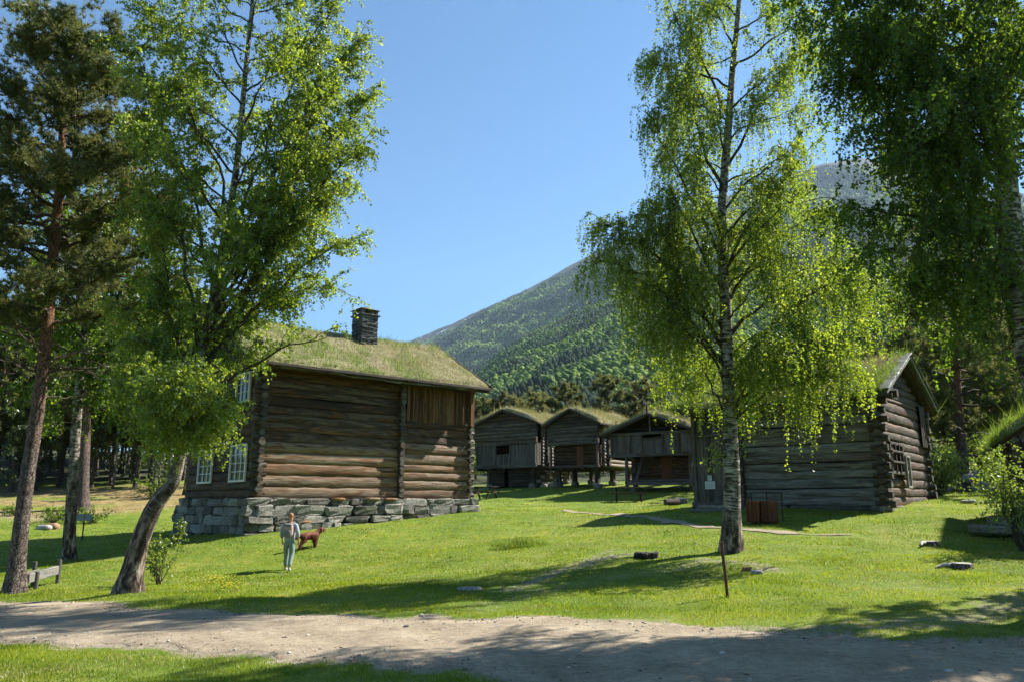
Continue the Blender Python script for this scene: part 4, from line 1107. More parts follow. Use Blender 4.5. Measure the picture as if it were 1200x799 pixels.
# ================================================================== the three storehouses on posts
def storehouse(seed, corner, angd, label, spec):
    global house, rng
    rng = np.random.default_rng(seed)
    a = math.radians(angd)
    w_, dp = spec['w'], spec['d']
    # corner = ground under the right front corner; origin = left front corner
    org = np.array(corner) - w_ * np.array([math.cos(a), math.sin(a)])
    g0 = float(gz(*corner))
    root = empty('storehouse', (org[0], org[1], g0), a, label, 'storehouse', 'raised log storehouses')
    house = root
    fl, mid, ev, rz = spec['floor'] - g0, spec['mid'] - g0, spec['eave'] - g0, spec['ridge'] - g0
    inn = spec.get('inn', .75)
    L2W = W2L(org, a, 0)
    gl = lambda x, y: float(gz(*L2W(x, y))) - g0
    up_m, lo_m = M['logs_grey'], M['logs_grey']
    side_m = M['logs_sunlit']
    # lower core on its stubs
    bz = spec['base'] - g0
    if spec['lower'] == 'closed':
        bank((inn, inn), (w_ - inn, inn), bz, fl, 'log_wall', M['logs_dark'], .25, ends=.15, holes=[(1.5, 2.3, bz, fl - .2)])
        bank((w_ - inn, inn), (w_ - inn, dp - .4), bz, fl, 'log_wall', M['logs_grey'], .25, ends=.15)
        bank((inn, inn), (inn, dp - .4), bz, fl, 'log_wall', M['logs_grey'], .25, ends=.15)
        bank((inn, dp - .4), (w_ - inn, dp - .4), bz, fl, 'log_wall', M['logs_grey'], .25, ends=.15)
        m_ = MB(); m_.box((w_ / 2 + .1, inn + .12, (bz + fl) / 2), (.85, .05, fl - bz - .1), rnd=.3, along=2); m_.build('door', M['logs_dark'], root, smooth=False)
    mzz = mid
    # upper storey, set forward
    fr = M['logs_grey']
    if spec['upper'] == 'gallery_low':       # plank gallery below, log wall above
        m_ = MB()
        hw_ = spec['hole']
        planks(m_, (0, 0), (w_, 0), fl + .12, mid, .15, rng, (0, -1), rn=(0, .7), holes=[hw_])
        planks(m_, (w_, 0), (w_, 1.1), fl + .12, mid, .15, rng, (1, 0), rn=(0, .7)); planks(m_, (0, 1.1), (0, 0), fl + .12, mid, .15, rng, (-1, 0), rn=(0, .7))
        m_.build('gallery_wall', M['planks_grey'], root, smooth=False)
        m_ = MB(); m_.beam((-.1, -.05, fl + .06), (w_ + .1, -.05, fl + .06), .2, .26, rnd=.3, rng=rng); m_.beam((-.1, -.06, mid), (w_ + .1, -.06, mid), .14, .14, rnd=.3, rng=rng)
        m_.beam((hw_[0], -.06, hw_[2]), (hw_[1], -.06, hw_[2]), .1, .08, rnd=.6, rng=rng)
        for q in (0.03, hw_[0], hw_[1], w_ - .03): m_.beam((q, -.05, fl), (q, -.05, mid), .12, .12, up=(1, 0, 0), rnd=.5, rng=rng)
        m_.build('gallery_frame', M['logs_grey'], root, smooth=False)
        bank((0, 0), (w_, 0), mid, ev, 'log_wall', M['logs_grey'], .26, ends=.12, rn=(0, .8))
        bank((inn, inn + .5), (w_ - inn, inn + .5), fl, mid, 'log_wall', M['logs_dark'], .25, ends=.1)
    elif spec['upper'] == 'recess':
        bank((.1, .55), (w_ - .1, .55), fl, mid, 'log_wall', M['logs_brown'], .22, ends=.1, rn=(0, .5))
        m_ = MB(); m_.box((w_ * .58, .42, (fl + mid) / 2), (.55, .06, mid - fl - .1), along=2, rnd=.8); m_.build('door', M['rust_planks'], root, smooth=False)
        m_ = MB(); m_.beam((-.1, .05, fl), (w_ + .1, .05, fl), .22, .16, rnd=.7, rng=rng)
        for q in (.05, w_ - .05): m_.beam((q, .06, fl), (q, .06, mid), .16, .16, up=(1, 0, 0), rnd=.4, rng=rng)
        m_.build('gallery_frame', M['logs_grey'], root, smooth=False)
        bank((0, 0), (w_, 0), mid, ev, 'log_wall', M['logs_grey'], .25, ends=.12, rn=(0, .7))
    else:                                       # open balcony
        m_ = MB(); hw_ = spec['hole']
        planks(m_, (.02, 0), (w_ - .02, 0), fl + .1, ev - .1, .17, rng, (0, -1), rn=(.1, 1), holes=[(hw_[0], hw_[1], hw_[2], ev)])
        planks(m_, (w_, 0), (w_, dp * .5), fl + .1, ev - .1, .17, rng, (1, 0), rn=(.1, .9)); planks(m_, (0, dp * .5), (0, 0), fl + .1, ev - .1, .17, rng, (-1, 0), rn=(.1, .9))
        m_.build('gallery_wall', M['planks_grey'], root, smooth=False)
        m_ = MB()
        m_.beam((-.15, -.06, fl), (w_ + .15, -.06, fl), .22, .22, rnd=.6, rng=rng); m_.beam((-.1, -.07, ev - .06), (w_ + .1, -.07, ev - .06), .16, .15, rnd=.5, rng=rng)
        for q in (.05, 1.35, hw_[0], hw_[1], w_ - 1.0, w_ - .05): m_.beam((q, -.07, fl), (q, -.07, ev - .06), .12, .12, up=(1, 0, 0), rnd=.7, rng=rng)
        m_.beam((hw_[0], -.07, hw_[2]), (hw_[1], -.07, hw_[2]), .12, .09, rnd=.9, rng=rng)
        m_.beam((w_ / 2, -.2, ev), (w_ / 2, -.2, rz - .05), .10, .12, up=(1, 0, 0), rnd=.6, rng=rng)
        m_.build('gallery_frame', M['logs_grey'], root, smooth=False)
        bank((.2, 1.0), (w_ - .2, 1.0), fl, ev, 'log_wall', M['logs_dark'], .25, ends=.1)
        # ground-floor room, platform, posts and brace
        bank((1.1, 1.1), (w_ - .6, 1.1), bz, fl, 'log_wall', M['logs_brown'], .25, ends=.2, rn=(.1, .8))
        bank((w_ - .6, 1.1), (w_ - .6, dp - .4), bz, fl, 'log_wall', M['logs_grey'], .25, ends=.2); bank((1.1, 1.1), (1.1, dp - .4), bz, fl, 'log_wall', M['logs_grey'], .25, ends=.2)
        m_ = MB(); m_.box((w_ * .60, .92, (bz + fl) / 2 + .05), (.75, .06, fl - bz - .35), along=2, rnd=.75); dd = m_.build('door', M['rust_planks'], root, smooth=False)
        m_ = MB(); m_.beam((w_ * .60 + .25, .87, bz + .75), (w_ * .60 + .25, .87, bz + .9), .03, .03, up=(1, 0, 0)); m_.build('handle', M['iron'], dd)
        m_ = MB(); m_.beam((1.0, .0, bz), (w_ - .3, .0, bz), .2, .2, rnd=.6, rng=rng); m_.box(((w_ + .7) / 2, .55, bz + .06), (w_ - 1.3, 1.1, .06), rnd=.5)
        m_.beam((1.0, .25, bz + .2), (w_ - .3, .25, bz + .2), .08, .1, rnd=.7, rng=rng)
        m_.build('platform', M['planks_grey'], root, smooth=False)
        for q in (1.05, w_ - .35):
            m_ = MB(); g_ = gl(q, 0); m_.beam((q, -.02, g_ + .15), (q, -.02, fl), .17, .17, up=(1, 0, 0), rnd=.6, rng=rng); m_.build('post', M['logs_grey'], root, smooth=False)
        m_ = MB(); m_.beam((1.6, .02, bz + .1), (2.05, .3, fl), .14, .16, rnd=.6, rng=rng); m_.build('brace', M['logs_grey'], root, smooth=False)
    # side and back walls of the upper storey (right side is in the sun)
    wd_ = [(1.3, 1.0 + 1.2, fl + .6, ev - .5)] if spec['upper'] == 'recess' else []
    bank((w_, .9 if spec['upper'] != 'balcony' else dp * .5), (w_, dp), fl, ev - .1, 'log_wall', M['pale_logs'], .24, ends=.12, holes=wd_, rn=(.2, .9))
    bank((0, .9), (0, dp), fl, ev, 'log_wall', M['logs_grey'], .25, ends=.12)
    bank((0, dp), (w_, dp), fl, ev, 'log_wall', M['logs_grey'], .25, ends=.12)
    log_ends(w_, 1.25, [[(1, 0)], [(1, 0)]], fl, ev, .26, M['logs_dark'], .22, .11)
    m_ = MB(); m_.box((w_ / 2, dp / 2, fl - .02), (w_ - .2, dp - .2, .12)); m_.box((w_ / 2, dp / 2, ev - .05), (w_ - .3, dp - .3, .06)); m_.build('floor', M['planks_grey'], root, smooth=False)
    # joists carrying the overhang
    m_ = MB()
    for q in np.linspace(.2, w_ - .2, 5): m_.beam((q, -.15, fl - .13), (q, dp, fl - .13), .14, .16, rnd=.4, rng=rng)
    m_.build('joist', M['logs_dark'], root, smooth=False)
    for i, (x, y) in enumerate(spec['piers']):
        g_ = gl(x, y); m_ = MB(); top = bz if spec.get('pier_to') is None else spec['pier_to'] - g0
        if spec['lower'] == 'open': m_.beam((x, y, g_ + .25), (x, y, fl - .15), .3, .3, up=(1, 0, 0), rnd=.5, rng=rng)
        else: m_.beam((x, y, g_ + .1), (x, y, bz), .26, .26, up=(1, 0, 0), rnd=.5, rng=rng)
        m_.build('stilt', M['logs_dark'], root, smooth=False)
        m_ = MB(); m_.stone((x, y, g_ + .12), (.55, .5, .38), rng, rough=.05); m_.build('footing_stone', M['stone'], root)
    eo = spec.get('eo', .45); fo = spec.get('fo', .35)
    zE = ev - .12; tg = (rz - zE) / (w_ / 2 + eo)
    def tr(z):
        q_ = (z - zE) / tg - eo + .1
        return (q_, w_ - q_)
    if spec['upper'] != 'balcony': bank((0, 0.02), (w_, 0.02), ev, rz - .1, 'gable_wall', M['logs_dark'], .24, trim=tr, rn=(0, .8))
    else: bank((0, 1.0), (w_, 1.0), ev, rz - .1, 'gable_wall', M['logs_dark'], .24, trim=tr, rn=(0, .6))
    bank((0, dp), (w_, dp), ev, rz - .1, 'gable_wall', M['logs_dark'], .24, trim=tr)
    mpp = lambda s_, y_, z_: np.stack([y_ + 0 * s_, s_ + 0 * z_, z_ + 0 * s_], -1)
    sod_roof(root, mpp, -fo, dp + .3, -eo, w_ / 2, w_ + eo, zE, rz, zE, rng, th=.34, dens=190, bh=(.1, .34), sag=.12, lumpy=.2, ragged=.12)
    m_ = MB()
    for xe in (-eo, w_ + eo):
        m_ = MB(); m_.beam((xe, -fo - .02, zE - .04), (w_ / 2, -fo - .02, rz - .04), .06, .16, rnd=.4, rng=rng); m_.build('bargeboard', M['logs_dark'], root, smooth=False)
    m_ = MB()
    for xe in (-eo, w_ + eo): m_.beam((xe, -fo, zE - .04), (xe, dp + .3, zE - .04), .1, .12, rnd=.4, rng=rng); m_.build('eave_log', M['logs_dark'], root, smooth=False)
    if spec['upper'] == 'balcony':
        m_ = MB(); m_.beam((w_ / 2, -fo - .08, rz - .15), (w_ / 2, -fo - .08, rz + .5), .07, .1, up=(1, 0, 0), rnd=.3, rng=rng); m_.build('finial', M['logs_dark'], root, smooth=False)
    return root
M['pale_logs'] = log_material('sunlit_pale_logs', [(.2, (.24, .21, .18)), (.5, (.38, .34, .29)), (.7, (.32, .23, .16)), (.9, (.45, .41, .36))])  # paler log copy; sun on the storehouses' right walls is put into it
storehouse(31, (1.71, 56.0), -38, 'left grey storehouse with a wide dark hatch in its plank gallery below a log gable', dict(w=5.6, d=5.6, floor=2.5, mid=4.2, eave=5.75, ridge=6.75, base=1.05, lower='closed', upper='gallery_low',
    hole=(1.9, 3.3, 3.35 - .9, 4.1 - .9), piers=[(.8, .8), (4.8, .8), (.8, 5), (4.8, 5)], inn=.7))
storehouse(32, (5.73, 52.0), -38, 'middle grey storehouse on low stilts with a narrow red-brown door under its overhang', dict(w=3.9, d=5.2, floor=2.35, mid=3.8, eave=5.3, ridge=6.3, base=1.3, lower='open', upper='recess',
    piers=[(.35, .6), (3.5, .6), (.35, 2.6), (3.5, 2.6), (.35, 4.9), (3.5, 4.9)]))
storehouse(33, (11.0, 46.4), -34, 'right storehouse with open plank balcony over a reddish door and a finial on its gable', dict(w=5.6, d=5.2, floor=2.85, mid=3.5, eave=4.25, ridge=5.35, base=1.1, lower='balcony', upper='balcony',
    hole=(2.15, 3.55, 3.9 - .62, 0), piers=[(1.1, 1.1), (5.0, 1.1), (5.0, 4.8), (1.1, 4.8)], eo=.5, fo=.5))
# log crib under the middle storehouse front and rubble between the two left ones
# ------------------------------------------------------------------ trees
def catmull(P, n):
    P = np.asarray(P, float); P = np.vstack([2 * P[0] - P[1], P, 2 * P[-1] - P[-2]])
    out = []
    m = len(P) - 3
    for s_ in np.linspace(0, m - 1e-6, n):
        i = int(s_); t = s_ - i; a, b, c, d = P[i:i + 4]
        out.append(.5 * ((2 * b) + (c - a) * t + (2 * a - 5 * b + 4 * c - d) * t * t + (3 * b - a - 3 * c + d) * t ** 3))
    return np.array(out)

def leaves(mb, P, size, rng, rnd, droop=.5, mat=0):
    """folded ovate leaves at points P"""
    n = len(P)
    if n == 0: return
    d = rng.normal(0, 1, (n, 3)); d[:, 2] -= droop * 1.6; d = nrm(d)
    s_ = nrm(np.cross(d, rng.normal(0, 1, (n, 3)))); nn = np.cross(d, s_)
    sz = (size * rng.uniform(.7, 1.25, n))[:, None]
    base = P; tip = P + d * sz; mid = P + d * sz * .42
    L = mid + s_ * sz * .40 + nn * sz * .08; R = mid - s_ * sz * .40 + nn * sz * .08
    V = np.stack([base, L, tip, R], 1).reshape(-1, 3)
    i = np.arange(n)[:, None] * 4
    t = np.concatenate([i + [0, 1, 2], i + [0, 2, 3]], 1).reshape(-1, 3)
    mb.add(V, tris=t, rnd=np.repeat(rnd, 4), mat=mat)

def hang_twigs(tw, lf, O, D, ln, rng, size, per_m, grav, mat, bright=0.0, rad=.003):
    """twigs from origins O in directions D which bend down; leaves along them"""
    M_ = len(O)
    if M_ == 0: return
    n = 7; q = np.linspace(0, 1, n)
    g = (grav * rng.uniform(.6, 1.3, M_))[:, None, None]
    down = np.array([0, 0, -1.0])
    w1 = (q[None, :, None] * (1 - .5 * np.minimum(g, 1.4) * q[None, :, None]))
    P = O[:, None] + ln[:, None, None] * (D[:, None] * w1 + down * g * .75 * (q ** 1.7)[None, :, None])
    P = P + rng.normal(0, .012, P.shape) * q[None, :, None]
    tw.tubes(P, np.broadcast_to(rad * (1 - .6 * q)[None], (M_, n)), 3)
    cnt = np.maximum(3, (ln * per_m).astype(int)); tot = cnt.sum()
    idx = np.repeat(np.arange(M_), cnt)
    t = rng.beta(1.3, 1.0, tot) * (n - 1.001); i = t.astype(int); f = (t - i)[:, None]
    base = P[idx, i] * (1 - f) + P[idx, i + 1] * f
    base = base + rng.normal(0, .022, base.shape)
    tone = np.clip(rng.normal(.5 + bright, .17, M_)[idx] + rng.normal(0, .16, tot), 0, 1)
    leaves(lf, base, size, rng, tone, .5, mat)

def limb(p0, p1, rng, rise=.25, n=12, wig=.03):
    p0 = np.asarray(p0, float); p1 = np.asarray(p1, float); L = np.linalg.norm(p1 - p0)
    c = (p0 + p1) / 2 + np.array([0, 0, rise * L])
    q = np.linspace(0, 1, n)[:, None]
    P = (1 - q) ** 2 * p0 + 2 * q * (1 - q) * c + q ** 2 * p1
    w_ = rng.normal(0, wig * L / n ** .5, P.shape).cumsum(0); w_ -= np.linspace(0, 1, n)[:, None] * w_[-1]; w_[0] = 0
    return P + w_

def birch(name, base, label, trunk, r0, rtop, seed, limbs=(), auto=None, leaf=.06, twig_len=(.35, .9), per_m=34, grav=.8, sub_step=.28, dens=1.0, mat='birch_leaf', bark_='birch_bark', group=None, cat='tree', rough_to=1.0, radii=None, fork=None, subl=1.0, tw_per=7):
    rng = np.random.default_rng(seed)
    base = np.asarray(base, float)
    root = empty(name, base, 0, label, cat, group)
    T = catmull(np.asarray(trunk, float), 60) - base
    H = np.linspace(0, 1, 60)
    R = (r0 * (1 - H) ** .8 * (1 - rtop / r0) + rtop) if radii is None else np.interp(H, np.linspace(0, 1, len(radii)), radii)
    T[0, 2] -= .12
    fl = rng.uniform(0, 6.28, 5)
    def flare(i, th):
        e = np.exp(-i / 2.6)[:, None]
        return 1 + e * (.26 + .2 * np.sin(5 * th + fl[0])[None] + .16 * np.sin(3 * th + fl[1])[None]) + .035 * np.sin(i[:, None] * .9 + fl[2] + 3 * th[None])
    mb = MB(); mb.tube(T, R, 18, rnd=H * 1.0 / rough_to, flare=flare, bump=.012, rng=rng)
    mb.build('trunk', M[bark_], root)
    br = MB(); tw = MB(); lf = MB()
    todo = []
    for l in limbs:
        t, tgt, rise = l[0], np.asarray(l[1], float) - base, l[2]
        w_ = l[3] if len(l) > 3 else 1.0
        todo.append((t, tgt, rise, w_, l[4] if len(l) > 4 else 0.0))
    if auto:
        n = auto['n']; az = rng.uniform(0, 6.28)
        for i in range(n):
            t = auto['t0'] + (auto['t1'] - auto['t0']) * ((i + rng.uniform(-.3, .3)) / n); t = min(max(t, .02), .985)
            az += 2.4 + rng.normal(0, .35)
            o = np.array([np.interp(t, H, T[:, k]) for k in range(3)])
            ln = np.interp((t - auto['t0']) / (auto['t1'] - auto['t0']), np.linspace(0, 1, len(auto['len'])), auto['len']) * rng.uniform(.72, 1.18)
            e = auto.get('elev', .5) + rng.normal(0, .15)
            sx = 1.0
            if 'bias' in auto: sx = 1 + auto['bias'] * math.cos(az)
            tgt = o + ln * sx * np.array([math.cos(az) * math.cos(e), math.sin(az) * math.cos(e), math.sin(e)])
            todo.append((t, tgt, auto.get('rise', .12), 1.0, 0.0))
    for (t, tgt, rise, w_, bare) in todo:
        o = np.array([np.interp(t, H, T[:, k]) for k in range(3)])
        L = np.linalg.norm(tgt - o)
        P = limb(o, tgt, rng, rise, 14, .05)
        rr0 = min(np.interp(t, H, R) * .45, .010 + L * .011)
        rr = rr0 * (1 - np.linspace(0, 1, 14) ** .9 * .85)
        br.tube(P, rr, 6, caps=False)
        if w_ <= 0: continue
        ns = max(2, int(L / sub_step * w_ * dens))
        S = nrm(np.gradient(P, axis=0))
        for j in range(ns):
            q = rng.uniform(max(.18, bare), 1.0) ** .8 * 13 * .999
            q = min(max(q, bare * 13), 12.98)
            i = int(q); f = q - i
            p = P[i] * (1 - f) + P[i + 1] * f; d = S[i]
            sd = nrm(d * .7 + rng.normal(0, .75, 3) * np.array([1, 1, .6]) + np.array([0, 0, .12]))
            sl = rng.uniform(.4, 1.15) * (1.15 - .45 * q / 13) * min(1.0, .45 + L * .22) * subl
            SP_ = limb(p, p + sd * sl, rng, .10, 6, .08)
            br.tube(SP_, np.linspace(max(.006, rr0 * .28), .004, 6), 4, caps=False)
            nt_ = max(3, int(rng.integers(tw_per - 2, tw_per + 3)))
            qq = rng.uniform(.15, 1, nt_) * 4.99; ii = qq.astype(int); ff = (qq - ii)[:, None]
            O = SP_[ii] * (1 - ff) + SP_[ii + 1] * ff
            Dd = nrm(sd[None] * .8 + rng.normal(0, .7, (nt_, 3)))
            hang_twigs(tw, lf, O, Dd, rng.uniform(*twig_len, nt_) * min(1, .55 + sl * .5), rng, leaf, per_m, grav, 0, rng.normal(0, .08))
    if len(todo):
        b = br.build('branches', M[bark_ if bark_ == 'pine_bark' else 'twig_bark'], root)
        if tw.n:
            c = lf.build('crown', M[mat], root, smooth=False)
            tw.build('twigs', M['twig_bark'], c)
    return root

def A(u, v, Y): return at(u, v, Y)
# central weeping birch
YB = 20.0
b0 = hitg(857, 646); YB = b0[1]
trunk = [b0, A(858, 600, YB), A(857, 540, YB), A(855, 480, YB), A(852, 400, YB), A(848, 320, YB), A(846, 250, YB + .1), A(852, 170, YB + .2), A(858, 90, YB + .2), A(866, 0, YB + .3), A(868, -90, YB + .3), A(866, -190, YB + .3), A(864, -300, YB + .2)]
lim = [(.40, A(757, 255, YB - .8), .22, 1.5), (.38, A(700, 262, YB - .5), .30, 1.8), (.36, A(694, 300, YB - 1.2), .36, 1.2), (.40, A(742, 330, YB + .8), .2, 1.3), (.52, A(765, 140, YB - .5), .12, 1.2), (.62, A(762, 60, YB + .4), .1, 1.2), (.74, A(775, -10, YB), .1, 1.1),
       (.30, A(1000, 395, YB - .8), .20, 1.7), (.29, A(960, 400, YB - 1.5), .22, 1.5), (.27, A(930, 420, YB + .4), .25, 1.3), (.35, A(1015, 330, YB - .2), .24, 1.4), (.40, A(985, 300, YB + .8), .2, 1.3), (.45, A(960, 250, YB - .6), .2, 1.3),
       (.28, A(905, 400, YB - 1.8), .2, 1.3), (.27, A(1010, 440, YB - 1.2), .3, 1.0), (.27, A(805, 400, YB + .6), .22, 1.0), (.33, A(770, 340, YB - .8), .2, 1.0), (.55, A(945, 180, YB), .15, 1.0), (.66, A(940, 60, YB + .4), .12, 1.1), (.47, A(775, 215, YB - .4), .15, 1.2), (.5, A(930, 200, YB - 1.2), .18, 1.0)]
lim = [(l[0] * 10 / 12,) + tuple(l[1:]) for l in lim]
birch('birch_tree', b0, 'tall weeping birch with straight white trunk on the lawn before the low grey building', trunk, .27, .05, 41, lim,
      auto=dict(n=50, t0=.245, t1=.98, len=[2.1, 2.6, 2.5, 2.4, 2.5, 2.4, 2.0, 1.2], elev=.45, rise=.12), leaf=.062, twig_len=(.5, 1.5), per_m=33, grav=1.4, rough_to=.45, tw_per=8, sub_step=.24,
      radii=[.245, .215, .20, .18, .16, .145, .125, .11, .09, .07, .05, .035, .015])
# a shoot from its trunk at head height
mbz = None
sh = empty('birch_shoot', A(848, 535, YB - .2), 0, 'small bright leafy shoot beside the white birch trunk', 'twig')
# leaning birch on the left
b1 = hitg(151, 694); Y1 = b1[1]
trunk = [b1, A(156, 665, Y1), A(164, 635, Y1 - .05), A(176, 603, Y1 - .1), A(191, 579, Y1 - .1), A(205, 560, Y1 - .1), A(215, 510, Y1), A(226, 450, Y1), A(243, 385, Y1), A(262, 290, Y1 + .1), A(278, 190, Y1 + .1), A(288, 80, Y1 + .1), A(296, 0, Y1 + .1), A(300, -90, Y1), A(302, -200, Y1)]
lim = [(.50, A(418, 178, Y1 - .4), .12, 1.7), (.54, A(435, 110, Y1 + .4), .12, 1.7), (.47, A(400, 290, Y1 - .3), .16, 1.6), (.62, A(420, 45, Y1), .1, 1.6), (.66, A(400, -30, Y1 + .5), .1, 1.5), (.52, A(410, 215, Y1 + .9), .15, 1.4), (.58, A(380, 100, Y1 - .8), .12, 1.4), (.56, A(400, 150, Y1 - 1.4), .12, 1.3),
       (.44, A(382, 396, Y1 - .5), .10, .35, .45), (.46, A(385, 335, Y1 + .6), .2, 1.2), (.5, A(350, 260, Y1 - .8), .2, 1.2),
       (.50, A(168, 140, Y1 - .3), .1, 1.5), (.46, A(165, 230, Y1 + .3), .12, 1.4), (.60, A(150, 60, Y1), .1, 1.5), (.66, A(165, 0, Y1 + .3), .1, 1.4),
       (.33, A(208, 440, Y1 - 2.6), .15, 2.0), (.33, A(165, 432, Y1 - 2.4), .15, 1.8), (.34, A(236, 492, Y1 - 2.2), .2, 2.0), (.34, A(195, 478, Y1 - 2.8), .2, 2.0), (.32, A(165, 480, Y1 - .4), .3, 1.6), (.37, A(145, 360, Y1), .2, 1.5), (.38, A(160, 400, Y1 - .7), .2, 1.5), (.36, A(225, 470, Y1 + .3), .3, 1.6), (.40, A(190, 330, Y1 - .6), .2, 1.4), (.36, A(238, 474, Y1 - 2.6), .15, 1.8), (.34, A(215, 458, Y1 - 3.0), .15, 1.8)]
lim += [(.335, A(190, 505, Y1 - 1.2), .3, 2.0), (.335, A(212, 505, Y1 - 2.2), .25, 1.8), (.335, A(240, 505, Y1 - 1.8), .3, 1.8), (.33, A(158, 455, Y1 - 1.2), .25, 1.8)]
lim = [((l[0] * 11 + 2) / 14,) + tuple(l[1:]) for l in lim]
birch('birch_tree', b1, 'leaning birch with dark rugged foot beside the path, left of the walker', trunk, .36, .04, 43, lim,
      auto=dict(n=52, t0=.49, t1=.98, len=[1.5, 2.1, 2.5, 2.6, 2.6, 2.5, 2.1, 1.4], elev=.5, rise=.08), leaf=.062, twig_len=(.3, .75), per_m=36, grav=.6, rough_to=2.0, tw_per=9, sub_step=.18,
      radii=[.25, .215, .195, .185, .16, .13, .12, .115, .105, .09, .075, .06, .045, .03, .012])
# big birch at the right edge, trunk just outside the picture at its foot
Y2 = 12.0
b2 = gp(A(1262, 690, Y2)[0], Y2); b2 = np.array(b2)
trunk = [b2, A(1240, 580, Y2), A(1215, 450, Y2), A(1196, 370, Y2), A(1186, 290, Y2), A(1180, 220, Y2), A(1176, 140, Y2 + .1), A(1178, 40, Y2 + .2), A(1180, -100, Y2 + .3), A(1180, -260, Y2 + .3), A(1180, -420, Y2 + .2)]
lim = [(.42, A(985, 238, Y2 + .4), .06, 1.0, .35), (.43, A(1050, 300, Y2 - .5), .15, 1.7), (.46, A(1080, 210, Y2 + .6), .15, 1.7), (.50, A(1020, 150, Y2), .14, 1.8), (.55, A(985, 90, Y2 + .3), .14, 1.9), (.6, A(955, 30, Y2 - .2), .12, 2.0), (.64, A(915, -20, Y2 + .5), .14, 1.9),
       (.58, A(1040, 40, Y2 - .8), .12, 1.8), (.52, A(1100, 120, Y2 - .8), .12, 1.7), (.47, A(1130, 250, Y2 + .9), .2, 1.4), (.44, A(1090, 330, Y2 + .3), .22, 1.7),  (.66, A(1000, -40, Y2 + .2), .1, 1.8), (.7, A(1080, -30, Y2), .1, 1.6),
       (.40, A(1075, 330, Y2 + .9), .28, 1.3), (.45, A(1250, 300, Y2), .2, 1), (.55, A(1300, 150, Y2), .2, 1.2), (.6, A(1120, 60, Y2 + 1.2), .2, 1.8), (.57, A(1150, 100, Y2 - 1.2), .2, 1.6), (.5, A(1060, 180, Y2 + 1.2), .2, 1.4), (.42, A(1172, 385, Y2 - .9), .3, 1.1), (.41, A(1140, 400, Y2 + .9), .3, 1.2), (.44, A(1165, 300, Y2 - 1.1), .3, 1.2), (.5, A(1150, 200, Y2 - 1.2), .2, 1.4), (.66, A(1160, 0, Y2 - .6), .2, 1.8)]
birch('birch_tree', b2, 'large overhanging birch with pale trunk at the right edge of the picture', trunk, .27, .04, 47, lim,
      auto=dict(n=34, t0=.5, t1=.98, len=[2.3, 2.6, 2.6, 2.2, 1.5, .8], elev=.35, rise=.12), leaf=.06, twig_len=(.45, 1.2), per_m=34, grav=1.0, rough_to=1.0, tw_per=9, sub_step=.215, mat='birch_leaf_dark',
      radii=[.27, .24, .21, .19, .185, .17, .14, .11, .08, .05, .02])
b4 = gp(15.5, 14.2)  # out-of-frame tree added for its shade on the path's end
birch('birch_tree', b4, 'unseen birch added beyond the right edge to shade the end of the gravel path', [b4, (15.5, 14.2, 4), (15.4, 14.2, 9), (15.5, 14.3, 13.5)], .3, .03, 48, [], auto=dict(n=56, t0=.2, t1=.97, len=[2.8, 3.6, 3.6, 3.0, 1.5], elev=.4), leaf=.12, twig_len=(.4, 1.1), per_m=26, grav=1, tw_per=8, sub_step=.24)
# smaller birch between pine and leaning birch
b3 = hitg(80, 656); Y3 = b3[1]
trunk = [b3, A(83, 600, Y3), A(88, 520, Y3), A(94, 440, Y3), A(102, 360, Y3), A(112, 280, Y3), A(122, 200, Y3)]
birch('birch_tree', b3, 'slim white birch with dense dark crown behind the tall pine, by the small sign', trunk, .2, .03, 53, [(.5, A(165, 400, Y3 - .8), .2, 1.2), (.6, A(170, 330, Y3), .2, 1.2), (.55, A(50, 380, Y3 - .5), .2, 1), (.6, A(195, 300, Y3 - .5), .2, 1.1), (.45, A(140, 460, Y3 + .4), .25, 1.1), (.42, A(60, 470, Y3), .25, 1.0), (.45, A(190, 450, Y3 - .6), .3, 1.1), (.5, A(205, 370, Y3 + .3), .25, 1.1)],
      auto=dict(n=30, t0=.36, t1=.97, len=[2.2, 3.0, 3.0, 2.4, 1.5], elev=.4, rise=.1), leaf=.11, twig_len=(.4, 1.0), per_m=20, grav=.8, rough_to=1.5, tw_per=8, sub_step=.26, mat='birch_leaf_dark')
# young sapling next to the leaning trunk
def shrub(name, base, label, cat, h, wd, seed, n=14, leaf=.05, per_m=30, mat='bush_leaf', group=None, tw=(.15, .4)):
    rng = np.random.default_rng(seed); base = np.asarray(base, float)
    root = empty(name, base, 0, label, cat, group)
    br = MB(); twm = MB(); lf = MB()
    for i in range(n):
        a = rng.uniform(0, 6.28); r = wd * rng.uniform(.2, 1) ** .6
        tgt = np.array([math.cos(a) * r, math.sin(a) * r, h * rng.uniform(.35, 1.0)])
        P = limb((rng.normal(0, .03), rng.normal(0, .03), -.05), tgt, rng, .12, 9, .06)
        br.tube(P, np.linspace(.012 * (h ** .5), .004, 9), 4, caps=False)
        q = rng.uniform(.3, 1, max(4, int(h * 7))) * 7.99; ii = q.astype(int); ff = (q - ii)[:, None]
        O = P[ii] * (1 - ff) + P[ii + 1] * ff
        hang_twigs(twm, lf, O, nrm(rng.normal(0, .8, (len(O), 3)) + [0, 0, .3]), rng.uniform(*tw, len(O)) * max(.6, min(h, 2.5) * .6), rng, leaf, per_m, .25, 0)
    b = br.build('stems', M['twig_bark'], root); c = lf.build('foliage', M[mat], root, smooth=False); twm.build('twigs', M['twig_bark'], c)
    return root
shrub('sapling', hitg(186, 684), 'thin leafy sapling at the foot of the leaning birch', 'sapling', 1.4, .5, 3, 12, .07, 40)
shrub('shrub', hitg(205, 640) + [0, 0, 0], 'low light green shrub in front of the house shadow', 'shrub', .9, .45, 4, 10, .075, 34)
